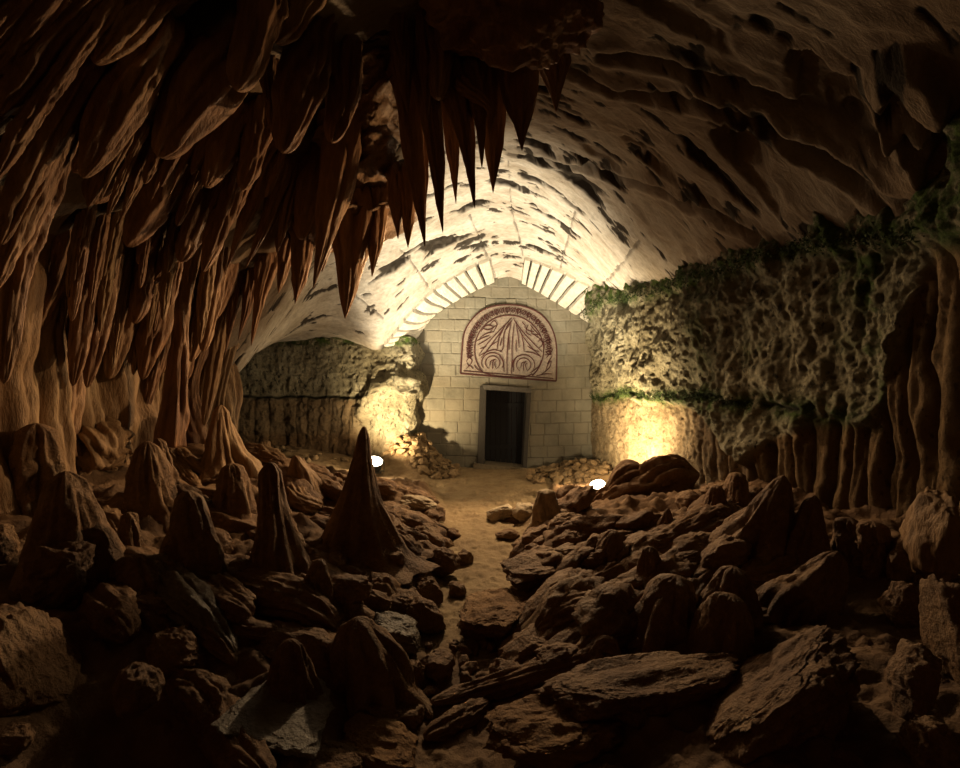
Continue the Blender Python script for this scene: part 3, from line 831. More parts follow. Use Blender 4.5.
def hang(pts, w, kind='icicle', Y=None, dy=-0.03, mat=None, name='stalactite', deep=0.9, segs=56, kf=6, back=0.25):
    pts = [tuple(p) for p in pts]
    b = pts[0]
    if Y is None: Y = cmarch(max(2, b[0]), max(2, b[1])) - 0.04
    a = np.array(pts, float)
    d = a[0] - a[1]; d = d / (np.linalg.norm(d) + 1e-9)
    tot = np.linalg.norm(np.diff(a, axis=0), axis=1).sum()
    pre = a[0] + d * min(40, max(16, w * 1.6))
    a = np.vstack([pre, a])
    n = int(max(50, min(130, tot / 1.3)))
    c = crom(a, n)
    t = np.linspace(0, 1, n)
    Ys = Y * (1 + dy * t) + back * np.clip((0.18 - t) / 0.18, 0, 1)
    C = np.array([P(c[i, 0], c[i, 1], Ys[i]) for i in range(n)])
    s = w * Y / F
    wob = 1 + 0.10 * np.sin(t * 11 + nseed())
    if kind == 'icicle': pr = np.clip(1 - t ** 1.9, 0.0, 1) ** 0.95 * (0.95 + 0.1 * np.sin(t * 5))
    elif kind == 'drape': pr = (0.85 + 0.25 * np.sin(t * 2.6)) * np.sqrt(np.clip(1 - (np.clip(t - 0.62, 0, 1) / 0.38) ** 2.0, 0, 1))
    elif kind == 'column': pr = 0.85 + 0.15 * np.cos(t * 7) + 0.9 * np.clip(t - 0.82, 0, 1) * 2.2 + 0.5 * np.clip(0.15 - t, 0, 1)
    elif kind == 'root': pr = np.clip(1.1 - 0.75 * t, 0, 2) * np.sqrt(np.clip((1 - t) * 8, 0, 1))
    r = s * pr * wob + 0.0015
    return loft(name, C, r, r * deep, mat or M_STAL, segs, 0.26, kf, 0.17, 3.2, 1.2, stretch=0.09)

def stalagmite(pts, wt, wb, p=1.5, mat=None, Y=None, flute=0.17, kf=7, dip=16, nz=0.26, deep=0.95, name='stalagmite', lean=0.0):
    a = np.array(pts, float); wb = wb * 1.22
    if Y is None: Y = gmarch(a[-1, 0], a[-1, 1])
    end = a[-1] + np.array([0, dip])
    a = np.vstack([a, end])
    tot = np.linalg.norm(np.diff(a, axis=0), axis=1).sum()
    n = int(max(50, min(110, tot)))
    c = crom(a, n)
    t = np.linspace(0, 1, n)
    C = np.array([P(c[i, 0], c[i, 1], Y + lean * (1 - t[i])) for i in range(n)])
    r = (wt + (wb - wt) * t ** p) * Y / F * np.sqrt(np.clip(t * 14, 0, 1) + 0.002)
    r = r + wb * Y / F * 0.14 * np.clip((t - 0.62) / 0.38, 0, 1) ** 2.2 * (p >= 0.9)
    fl = flute * (0.35 + 0.75 * t)
    return loft(name, C, r, r * deep, mat or M_ROCK, 64, fl, kf, nz, 3.2, 0.5, stretch=0.22)

def ridge(pts, w, mat=None, deep=1.2, off=0.6, taper=0.5, flute=0.19, nz=0.22, name='boulder', kf=6, Ys=None):
    """long root-like rock lying on the bank; pts are (px, py)"""
    a = np.array(pts, float)
    ws = np.atleast_1d(np.array(w, float))
    if len(ws) == 1: ws = np.repeat(ws, len(a))
    if Ys is None: Ys = [gmarch(x, y + ws[i] * off) for i, (x, y) in enumerate(a[:, :2])]
    row = np.column_stack([a[:, 0], a[:, 1], Ys, ws])
    n = int(max(50, min(110, np.linalg.norm(np.diff(a, axis=0), axis=1).sum() * 0.9)))
    c = crom(row, n)
    t = np.linspace(0, 1, n)
    C = np.array([P(x, y, Y) for x, y, Y, _ in c])
    r = np.maximum(c[:, 3], 1) * c[:, 2] / F * np.clip(1 - np.abs(2 * t - 1) ** 4, 0, 1) ** taper + 0.002
    return loft(name, C, r, r * deep, mat or M_ROCK, 72, flute, kf, nz, 3.4, 0.8, stretch=0.16)

_ico = {}
def ico(sub):
    if sub not in _ico:
        bm = bmesh.new(); bmesh.ops.create_icosphere(bm, subdivisions=sub, radius=1)
        _ico[sub] = (np.array([v.co[:] for v in bm.verts]), np.array([[v.index for v in f.verts] for f in bm.faces]))
        bm.free()
    return _ico[sub]

def rock(px, py, w, h, ang=0, dr=1.0, mat=None, name='rock', facets=9, nz=0.12, Y=None, sub=None, off=0.75, tiltx=0.0, sharp=0.78, loc=None, size=None, top=None):
    sd = nseed(); rg = np.random.default_rng(sd)
    if sub is None: sub = 6 if max(w, h) > 30 else (5 if max(w, h) > 14 else 4)
    v, f = ico(sub)
    v = v.copy()
    for _ in range(facets):
        nrm = rg.normal(size=3); nrm /= np.linalg.norm(nrm)
        dcut = rg.uniform(sharp - 0.14, sharp + 0.1)
        k = v @ nrm - dcut
        v = v - np.outer(np.where(k > 0, k * 0.88, 0), nrm)
    nx_ = fbm(v[:, 0] * 1.6, v[:, 1] * 1.6, v[:, 2] * 1.6, 3, sd) * nz
    an = max(w, h) / max(1.0, min(w, h)) if loc is None else 1.0
    r2 = ridged(v[:, 0] * 1.3 + 0.3 * nx_, v[:, 1] * 2.4, v[:, 2] * 4.2, 5, sd + 3, 0.55) * nz * 0.55
    r3 = fbm(v[:, 0] * 5, v[:, 1] * 8, v[:, 2] * 9, 4, sd + 5, 0.6) * nz * 0.28
    v = v * (1 + nx_ * 1.2 + r2 + r3)[:, None]
    if top is not None:
        tz = top + 0.10 * fbm(v[:, 0] * 2, v[:, 1] * 2, 0, 4, sd + 9) + 0.03 * np.floor(3 * fbm(v[:, 0] * 1.1, v[:, 1] * 3.0, 1, 2, sd + 11))
        v[:, 2] = np.where(v[:, 2] > tz, tz + 0.12 * (v[:, 2] - tz), v[:, 2])
    v = v / np.abs(v).max(0)
    if loc is None:
        if Y is None: Y = gmarch(px, min(765, py + h * off))
        s = Y / F
        c = P(px, py, Y + 0.35 * dr * min(w, h) * s)
        sx, sz = w * s, h * s
        sy = dr * 0.5 * (sx + sz)
    else:
        c = np.array(loc); sx, sy, sz = size
    v = v * np.array([sx, sy, sz])
    tx = math.radians(tiltx)
    v = np.stack([v[:, 0], v[:, 1] * math.cos(tx) - v[:, 2] * math.sin(tx), v[:, 1] * math.sin(tx) + v[:, 2] * math.cos(tx)], -1)
    a = math.radians(ang)
    v = np.stack([v[:, 0] * math.cos(a) - v[:, 2] * math.sin(a), v[:, 1], v[:, 0] * math.sin(a) + v[:, 2] * math.cos(a)], -1)
    o = mesh_np(name, v, f, mat or M_ROCK)
    o.location = c
    return o

ORD = ['first', 'second', 'third', 'fourth', 'fifth', 'sixth', 'seventh', 'eighth', 'ninth', 'tenth', 'eleventh', 'twelfth', 'thirteenth', 'fourteenth', 'fifteenth', 'sixteenth', 'seventeenth', 'eighteenth', 'nineteenth', 'twentieth', 'twenty-first', 'twenty-second', 'twenty-third', 'twenty-fourth', 'twenty-fifth', 'twenty-sixth', 'twenty-seventh', 'twenty-eighth', 'twenty-ninth', 'thirtieth']

# ------------------------------------------------------------------ hanging stone, left mass
def row_of(items, rowname, group, cat='stalactite'):
    """items: (adjective, points, w, kind, extra); numbered by tip position from the left"""
    items = [(a, p, w * (0.85 if k == 'drape' else 1), k, e) for a, p, w, k, e in items]
    order = sorted(range(len(items)), key=lambda i: items[i][1][-1][0])
    for rank, i in enumerate(order):
        adj, pts, w, kind, ex = items[i]
        o = hang(pts, w, kind, **ex)
        tag(o, f'{adj}, {ORD[rank]} from left in {rowname}', cat, group)

E = {}
row_of([
    ('long curved brown drapery rib', [(95, -10), (45, 40), (5, 95), (-20, 130)], 13, 'drape', E),
    ('narrow curved drapery rib', [(70, -15), (25, 35), (-12, 78)], 10, 'drape', E),
    ('curved drapery rib', [(45, -18), (0, 28), (-25, 60)], 10, 'drape', E),
    ('slim curved drapery rib', [(112, 5), (62, 72), (22, 130), (-8, 182)], 9, 'drape', E),
    ('broad curved drapery rib', [(97, 55), (55, 120), (20, 190), (0, 245)], 13, 'drape', E),
    ('curved drapery rib', [(88, 75), (50, 150), (20, 215), (-6, 292)], 12, 'drape', E),
    ('long curved drapery rib', [(75, 105), (45, 190), (18, 270), (4, 384)], 13, 'drape', E),
], 'the draperies at the upper left edge', 'curved draperies at the upper left edge', 'drapery')
row_of([
    ('blunt paired brown stalactite', [(162, -10), (127, 28), (93, 63)], 15, 'drape', E),
    ('slim brown stalactite', [(150, 70), (108, 130), (74, 173)], 11, 'drape', E),
    ('thick ridged brown stalactite', [(158, 45), (122, 100), (82, 178)], 19, 'drape', E),
    ('broad blunt dark stalactite', [(232, 45), (195, 95), (158, 157)], 26, 'drape', E),
    ('short wide stalactite', [(266, 2), (253, 42), (237, 91)], 19, 'drape', E),
    ('small stalactite high up', [(313, -10), (294, 16), (275, 43)], 14, 'drape', E),
    ('thick brown stalactite', [(316, 35), (300, 90), (282, 153)], 21, 'drape', E),
    ('narrow dark stalactite', [(268, 70), (272, 110), (276, 150)], 10, 'icicle', E),
    ('broad stalactite lit on its right edge', [(347, 45), (343, 95), (331, 143)], 15, 'drape', E),
], 'topmost row of left mass', 'stalactites in the topmost row on the left')
row_of([
    ('short blunt stalactite', [(112, 160), (101, 182), (90, 203)], 12, 'drape', E),
    ('thick brown stalactite', [(175, 160), (152, 205), (127, 247)], 16, 'drape', E),
    ('small stalactite', [(158, 220), (149, 240), (138, 264)], 8, 'drape', E),
    ('blunt stalactite', [(232, 118), (220, 152), (206, 188)], 13, 'drape', E),
    ('slender stalactite', [(242, 150), (226, 205), (203, 272)], 10, 'drape', E),
    ('slender stalactite', [(264, 165), (246, 215), (227, 268)], 11, 'icicle', E),
    ('slender stalactite', [(282, 165), (266, 220), (246, 268)], 10, 'icicle', E),
    ('slender pointed stalactite', [(297, 165), (287, 210), (277, 255)], 11, 'icicle', E),
    ('slim stalactite', [(205, 195), (193, 230), (180, 262)], 12, 'drape', E),
    ('slim stalactite', [(192, 215), (172, 255), (152, 284)], 9, 'drape', E),
    ('wide brown stalactite', [(322, 150), (312, 195), (300, 240)], 14, 'drape', E),
    ('dark stalactite', [(262, 110), (254, 150), (243, 190)], 13, 'drape', E),
], 'middle row of left mass', 'stalactites in the middle row on the left')
row_of([
    ('brown flowstone finger', [(66, 235), (45, 300), (28, 340)], 11, 'drape', E),
    ('brown flowstone finger', [(97, 230), (86, 300), (73, 386)], 10, 'drape', E),
    ('brown flowstone finger', [(112, 235), (100, 310), (87, 388)], 10, 'drape', E),
    ('thick flowstone finger', [(134, 260), (122, 320), (109, 379)], 13, 'drape', E),
    ('slim flowstone finger', [(150, 240), (143, 290), (134, 324)], 9, 'drape', E),
    ('thick flowstone finger', [(168, 250), (154, 320), (142, 380)], 12, 'drape', E),
    ('long thin flowstone finger', [(175, 290), (160, 345), (145, 413)], 8, 'drape', E),
    ('thin flowstone finger', [(137, 340), (126, 370), (115, 399)], 7, 'drape', E),
    ('thin flowstone finger', [(166, 310), (164, 345), (160, 374)], 7, 'drape', E),
    ('slim flowstone finger', [(207, 275), (199, 320), (191, 362)], 9, 'drape', E),
    ('slim flowstone finger', [(219, 255), (211, 305), (203, 352)], 9, 'drape', E),
    ('pale thin flowstone finger', [(226, 300), (217, 350), (204, 426)], 7, 'drape', {'mat': M_FLOW}),
    ('pale thin flowstone finger', [(214, 335), (206, 380), (199, 425)], 6, 'drape', {'mat': M_FLOW}),
    ('thin flowstone finger', [(188, 300), (184, 340), (177, 385)], 8, 'drape', E),
    ('thin flowstone finger', [(125, 290), (108, 340), (95, 372)], 8, 'drape', E),
], 'lowest row over left wall', 'flowstone fingers over the left wall')
row_of([
    ('pointed rust brown stalactite', [(243, 245), (234, 300), (225, 356)], 9, 'icicle', {'Y': 6.9}),
    ('short pointed stalactite', [(254, 265), (247, 305), (238, 341)], 8, 'icicle', {'Y': 6.9}),
    ('pointed stalactite', [(268, 262), (260, 300), (251, 346)], 9, 'icicle', {'Y': 6.7}),
    ('small pointed stalactite', [(287, 245), (283, 272), (278, 294)], 9, 'icicle', {'Y': 6.5}),
    ('small pointed stalactite', [(303, 240), (300, 275), (295, 304)], 12, 'icicle', {'Y': 6.3}),
    ('long tapering stalactite spear', [(350, 105), (340, 165), (325, 235), (313, 289)], 20, 'icicle', {'Y': 5.3}),
    ('stout spear shaped stalactite', [(352, 222), (349, 270), (345, 319)], 23, 'icicle', {'Y': 5.9}),
    ('slim pointed stalactite', [(378, 205), (375, 245), (372, 277)], 11, 'icicle', {'Y': 5.9}),
    ('short stalactite', [(363, 220), (360, 245), (357, 266)], 9, 'icicle', {'Y': 6.0}),
    ('short stalactite', [(238, 215), (228, 262), (214, 320)], 10, 'drape', {'Y': 6.6}),
    ('short stalactite', [(330, 225), (326, 250), (322, 272)], 9, 'icicle', {'Y': 6.0}),
], 'row against the pale vault', 'stalactites hanging against the pale vault')

rgx = np.random.default_rng(77)
extra = []
for i in range(30):
    x0 = 40 + 165 * (i + rgx.uniform(-.3, .3)) / 30
    y0 = 235 + rgx.uniform(-25, 75)
    ln = rgx.uniform(55, 120)
    sl = 0.30 - 0.06 * rgx.random()
    extra.append(('slender rib', [(x0 + sl * ln * .55, y0), (x0 + sl * ln * .22, y0 + ln * .5), (x0, y0 + ln)], rgx.uniform(3.5, 6), 'drape', {'mat': M_FLOW if i % 3 else M_STAL}))
row_of(extra, 'thin ribs between the flowstone fingers', 'thin ribs between the flowstone fingers')
extra = []
for i in range(22):
    x0 = 90 + 190 * (i + rgx.uniform(-.3, .3)) / 22
    y0 = 95 + 60 * rgx.random() + 0.35 * (x0 - 90) * 0.3
    ln = rgx.uniform(45, 85)
    extra.append(('small spike', [(x0 + ln * .42, y0), (x0 + ln * .2, y0 + ln * .5), (x0, y0 + ln)], rgx.uniform(4, 7), 'icicle' if i % 2 else 'drape', {}))
row_of(extra, 'small spikes between topmost and middle rows', 'small spikes between the topmost and middle rows')
# columns reaching the ground
for lab, pts, w, kind, ex in [
    ('thick dark flowstone column at the far left joining roof and bank', [(76, 290), (67, 350), (60, 400), (48, 452)], 19, 'column', E),
    ('slim flowstone column right of the thick dark column', [(133, 365), (124, 405), (116, 452)], 11, 'column', {'mat': M_FLOW}),
    ('tall thin flowstone column with a root like foot', [(192, 250), (182, 310), (178, 370), (170, 446)], 9, 'column', E),
    ('thin flowstone column left of the knobbed pillar', [(208, 330), (193, 375), (190, 410), (198, 446)], 9, 'column', E),
    ('flowstone column leaning behind the thin rooted column', [(166, 350), (160, 395), (150, 446)], 8, 'column', {'mat': M_FLOW}),
    ('pale flowstone column under the pale vault edge', [(226, 352), (215, 400), (212, 436), (222, 462)], 10, 'column', {'mat': M_FLOW}),
]:
    tag(hang(pts, w, kind, **ex), lab, 'column', None)

# ------------------------------------------------------------------ layered ledge and hanging block in the middle
led = rock(362, 222, 62, 22, 24, 1.6, M_ROCK, 'rock_ledge', 10, 0.2, Y=6.15, sub=5)
tag(led, 'layered rock ledge, lowest of the ledges left of the hanging block', 'ledge', 'layered ledges left of the hanging block')
for (a, b, w, h, an, Y, lab) in ((362, 178, 60, 24, 26, 5.75, 'layered rock ledge, second up of the ledges left of the hanging block'),
                                 (366, 128, 54, 20, 26, 5.35, 'layered rock ledge, third up of the ledges left of the hanging block'),
                                 (362, 84, 54, 24, 26, 5.0, 'topmost layered rock ledge left of the hanging block')):
    tag(rock(a, b, w, h, an, 1.6, M_ROCK, 'rock_ledge', 10, 0.2, Y=Y, sub=5), lab, 'ledge', 'layered ledges left of the hanging block')
hb = rock(518, -2, 104, 86, -4, 0.6, M_STAL, 'hanging_block', 14, 0.16, Y=3.95, sub=6, sharp=0.8)
tag(hb, 'big dark reddish rock block jutting from the roof among the stalactites', 'block')
CEN = [
    ('short hanging spike', [(393, -6), (398, 25), (402, 57)], 12, 'icicle', {'Y': 4.5}),
    ('spike', [(402, 10), (404, 70), (408, 114)], 15, 'icicle', {'Y': 4.6}),
    ('long thick spike', [(404, 60), (412, 120), (419, 190), (425, 248)], 16, 'icicle', {'Y': 4.9}),
    ('small thin spike', [(395, 185), (397, 215), (398, 239)], 8, 'icicle', {'Y': 5.7}),
    ('small spike', [(408, 185), (408, 220), (408, 248)], 10, 'icicle', {'Y': 5.7}),
    ('spike', [(427, 15), (427, 70), (427, 122)], 11, 'icicle', {'Y': 4.5}),
    ('long spike', [(424, 60), (435, 150), (443, 233)], 15, 'icicle', {'Y': 4.7}),
    ('spike', [(446, 95), (453, 150), (456, 204)], 10, 'icicle', {'Y': 4.9}),
    ('long spike', [(452, 55), (465, 130), (475, 209)], 16, 'icicle', {'Y': 4.6}),
    ('spike', [(474, 70), (480, 120), (482, 168)], 11, 'icicle', {'Y': 4.5}),
    ('stout spike', [(494, 70), (494, 140), (493, 193)], 16, 'icicle', {'Y': 4.75}),
    ('broad spike', [(518, 62), (521, 105), (522, 151)], 23, 'icicle', {'Y': 4.5}),
    ('short spike', [(553, 50), (555, 80), (556, 112)], 17, 'icicle', {'Y': 4.6}),
    ('small knobbed spike', [(468, 90), (491, 110), (489, 136)], 7, 'icicle', {'Y': 4.4}),
    ('short spike', [(440, 20), (441, 60), (438, 100)], 14, 'drape', {'Y': 4.45}),
]
row_of([(a + ' of reddish stone', b, c, d, e) for a, b, c, d, e in CEN], 'cluster at middle of roof', 'stalactites in the cluster at the middle of the roof')

# ------------------------------------------------------------------ stalagmites
for pts, wt, wb, p, ex, lab in [
    ([(364, 426), (362, 465), (360, 510), (360, 548)], 5, 54, 1.75, dict(kf=9, flute=0.2, nz=0.14, deep=0.8), 'tallest dark pointed stalagmite in front of the left floodlight'),
    ([(270, 462), (272, 500), (275, 545), (276, 578)], 9, 36, 1.6, dict(kf=9, flute=0.26), 'tall stalagmite with trailing roots left of the tallest one'),
    ([(187, 490), (189, 520), (193, 555), (196, 585)], 9, 32, 1.0, {}, 'broad ridged stalagmite in the middle of the left bank'),
    ([(147, 441), (148, 465), (149, 490), (150, 508)], 6, 28, 1.0, {}, 'ribbed cone stalagmite below the thin flowstone columns'),
    ([(157, 438), (163, 465), (168, 500)], 5, 14, 1.0, {}, 'slim ribbed stalagmite leaning on the ribbed cone'),
    ([(36, 423), (36, 455), (34, 480), (34, 505)], 13, 27, 0.8, {}, 'rounded dome stalagmite at the far left under the thick column'),
    ([(65, 471), (66, 510), (68, 545), (70, 580)], 10, 40, 0.9, {}, 'large lumpy stalagmite right of and below the far left dome'),
    ([(128, 512), (129, 530), (130, 552)], 5, 12, 0.9, {}, 'small blunt stalagmite between the lumpy and the broad stalagmites'),
    ([(131, 554), (133, 572), (136, 596)], 8, 26, 0.9, {}, 'squat stalagmite in front of the small blunt one on the left bank'),
    ([(219, 374), (219, 395), (220, 430), (222, 445)], 8, 15, 0.8, {'mat': M_FLOW}, 'knobbed pillar stalagmite beside the edge of the left recess'),
    ([(221, 405), (222, 430), (224, 455), (226, 470)], 6, 30, 1.4, {'mat': M_FLOW, 'flute': 0.28}, 'ribbed stalagmite with a spreading skirt in front of the knobbed pillar'),
    ([(231, 463), (233, 485), (234, 512)], 8, 20, 0.9, {}, 'dark stubby stalagmite just left of the tall rooted one'),
    ([(295, 455), (298, 470), (302, 488)], 3, 22, 1.2, {'mat': M_FLOW}, 'small brightly lit pale cone between the tall rooted stalagmite and the recess'),
    ([(265, 440), (265, 453)], 4, 9, 1, {'mat': M_FLOW}, 'tiny stump stalagmite at the skirt end by the left recess'),
    ([(321, 559), (319, 575), (318, 594)], 5, 14, 0.9, {}, 'small cone stalagmite below the foot of the tall rooted one'),
    ([(291, 639), (291, 665), (292, 702)], 7, 30, 0.95, {}, 'broad dark cone behind the glistening grey slab'),
    ([(357, 617), (360, 640), (368, 668), (374, 700)], 9, 50, 1.0, {}, 'big dark cone in the middle of the left foreground'),
    ([(546, 489), (546, 502), (547, 519)], 7, 14, 0.9, {'mat': M_PALE_LIT}, 'small pale blunt stalagmite at the right edge of the path'),
    ([(616, 530), (612, 545), (608, 566)], 5, 20, 1.0, {'lean': .0}, 'pointed cone with a tail among the rocks right of the path'),
    ([(668, 508), (667, 520), (666, 537)], 2, 12, 1.1, {}, 'thin little spike on the right bank below the long boulder'),
    ([(738, 472), (737, 488), (735, 508)], 6, 15, 0.9, {}, 'blunt cone under the right flowstone, right of a smaller one'),
    ([(717, 485), (716, 497), (714, 512)], 5, 12, 0.9, {}, 'smaller cone beside the blunt cone under the right flowstone'),
    ([(784, 475), (776, 500), (766, 530), (756, 552)], 4, 34, 1.0, {'flute': .25}, 'sharp leaning fin of rock on the upper right bank'),
    ([(815, 495), (811, 520), (806, 545), (803, 565)], 4, 26, 0.9, {'flute': .25}, 'pointed stalagmite right of the leaning fin'),
    ([(873, 521), (873, 538), (873, 560)], 8, 14, 0.6, {}, 'blunt stump stalagmite near the right wall, lit on its left side'),
    ([(848, 517), (848, 535), (848, 555)], 8, 13, 0.6, {}, 'dark blunt stump left of the lit stump near the right wall'),
    ([(650, 546), (650, 565), (651, 588)], 6, 18, 1.0, {}, 'steep cone in the middle of the right bank'),
    ([(677, 575), (674, 600), (668, 640)], 10, 34, 0.8, {'flute': .2}, 'double ridged cone below the steep cone on the right bank'),
    ([(734, 566), (730, 590), (724, 632)], 9, 28, 0.8, {}, 'lumpy cone right of the double ridged one'),
    ([(733, 594), (728, 612), (722, 645)], 10, 24, 0.7, {}, 'rounded cone in front of the lumpy one on the right bank'),
    ([(838, 551), (825, 575), (806, 598), (790, 612)], 7, 34, 0.8, {'flute': .2}, 'sweeping peaked rock at the right with a long ridge to its left'),
]:
    tag(stalagmite(pts, wt, wb, p, **ex), lab, 'stalagmite', None)

# ------------------------------------------------------------------ long root-like boulders
for pts, w, ex, lab in [
    ([(584, 514), (612, 500), (645, 490), (676, 477), (700, 474)], [9, 17, 22, 22, 15], dict(deep=0.8, flute=.15, kf=9, taper=0.8, nz=.34, Ys=[6.9, 6.85, 6.75, 6.6, 6.5]), 'long root shaped boulder right of the right floodlight'),
    ([(604, 498), (622, 480), (634, 474), (646, 482)], [7, 11, 11, 8], {'Ys': [6.9, 6.85, 6.8, 6.75]}, 'humped rock riding on the left end of the long root shaped boulder'),
    ([(640, 552), (672, 540), (705, 524), (742, 506)], [8, 12, 14, 8], {}, 'long ridge climbing right across the middle of the right bank'),
    ([(682, 524), (700, 515), (722, 507)], 7, {}, 'short ridge above the long ridge on the right bank'),
    ([(704, 565), (716, 545), (740, 537), (752, 534)], [6, 9, 9, 5], {}, 'curved ridge below the leaning fin'),
    ([(742, 578), (775, 574), (812, 560)], [9, 14, 9], {}, 'smooth ridge left of the sweeping peaked rock'),
    ([(585, 548), (606, 543), (640, 535)], 8, {}, 'flat ridge left of the pointed cone with a tail'),
    ([(590, 585), (615, 572), (648, 560)], 9, {}, 'ridge running between the pointed cone and the steep cone'),
    ([(536, 632), (565, 615), (600, 599)], [9, 15, 12], {}, 'dark ridge rising right beside the stepping boulder'),
    ([(600, 612), (622, 598), (642, 585)], 9, {}, 'rough ridge above the steep double ridged cone foot'),
    ([(580, 655), (606, 640), (640, 622), (655, 598)], [7, 12, 11, 9], {}, 'winding ridge left of the double ridged cone'),
    ([(628, 655), (650, 640), (668, 618)], 9, {}, 'lower ridge hugging the double ridged cone'),
    ([(430, 702), (480, 690), (540, 674), (585, 664), (606, 648), (620, 662)], [8, 9, 10, 11, 12, 6], {}, 'long thin ridge across the foreground ending in a peak'),
    ([(424, 738), (455, 722), (490, 702)], [8, 10, 7], {}, 'ridge at the lower left of the flat grey slab'),
    ([(98, 590), (112, 612), (132, 640)], [13, 16, 12], {}, 'lumpy rock tongue running down from the large lumpy stalagmite'),
    ([(105, 588), (150, 606), (185, 608), (210, 635), (236, 664)], [8, 11, 12, 11, 8], {}, 'long twisting root ridge on the left bank'),
    ([(140, 560), (165, 575), (196, 610), (235, 652)], [8, 14, 15, 9], {'mat': M_WET}, 'damp sloping ridge with a glistening crest on the left bank'),
    ([(90, 515), (105, 525), (128, 552)], [9, 14, 10], {}, 'slanting ridge right of the large lumpy stalagmite'),
    ([(180, 572), (205, 582), (236, 607), (252, 618)], [8, 13, 14, 8], {}, 'sloping rough slab under the broad ridged stalagmite'),
    ([(222, 572), (262, 590), (308, 607), (340, 630)], [8, 15, 16, 10], {}, 'long rounded ridge below the tall rooted stalagmite'),
    ([(222, 622), (250, 630), (286, 636)], 9, {}, 'dark low ridge behind the broad dark cone'),
    ([(170, 678), (200, 694), (222, 728), (246, 764), (270, 790)], [14, 18, 18, 17, 14], {}, 'large dark tapering ridge left of the glistening grey slab'),
    ([(366, 640), (388, 668), (410, 695), (432, 718)], [9, 10, 9, 6], {}, 'root tail trailing from the big dark cone'),
    ([(178, 448), (190, 462), (213, 480)], [5, 5, 4], {'mat': M_FLOW}, 'root like foot curling from the thin flowstone column'),
    ([(165, 448), (180, 468), (200, 488)], [5, 5, 4], {'mat': M_FLOW}, 'lower root like foot curling under the thin flowstone column'),
    ([(288, 478), (300, 500), (322, 508)], [6, 9, 7], {'mat': M_FLOW}, 'pale ribbed bank below the small pale cone'),
    ([(283, 500), (296, 540), (320, 562)], [4, 5, 4], {}, 'long root running down the right side of the tall rooted stalagmite'),
    ([(386, 515), (398, 540), (420, 552)], [7, 9, 8], {}, 'rough ridge trailing right from the tallest stalagmite'),
    ([(240, 452), (262, 456), (288, 466)], [8, 9, 6], {'mat': M_FLOW}, 'pale skirt of flowstone spreading towards the left recess'),
    ([(78, 395), (92, 432), (112, 466)], [14, 22, 18], {'mat': M_FLOW}, 'ribbed flowstone apron beside the thick dark column'),
]:
    tag(ridge(pts, w, **ex), lab, 'boulder', None)

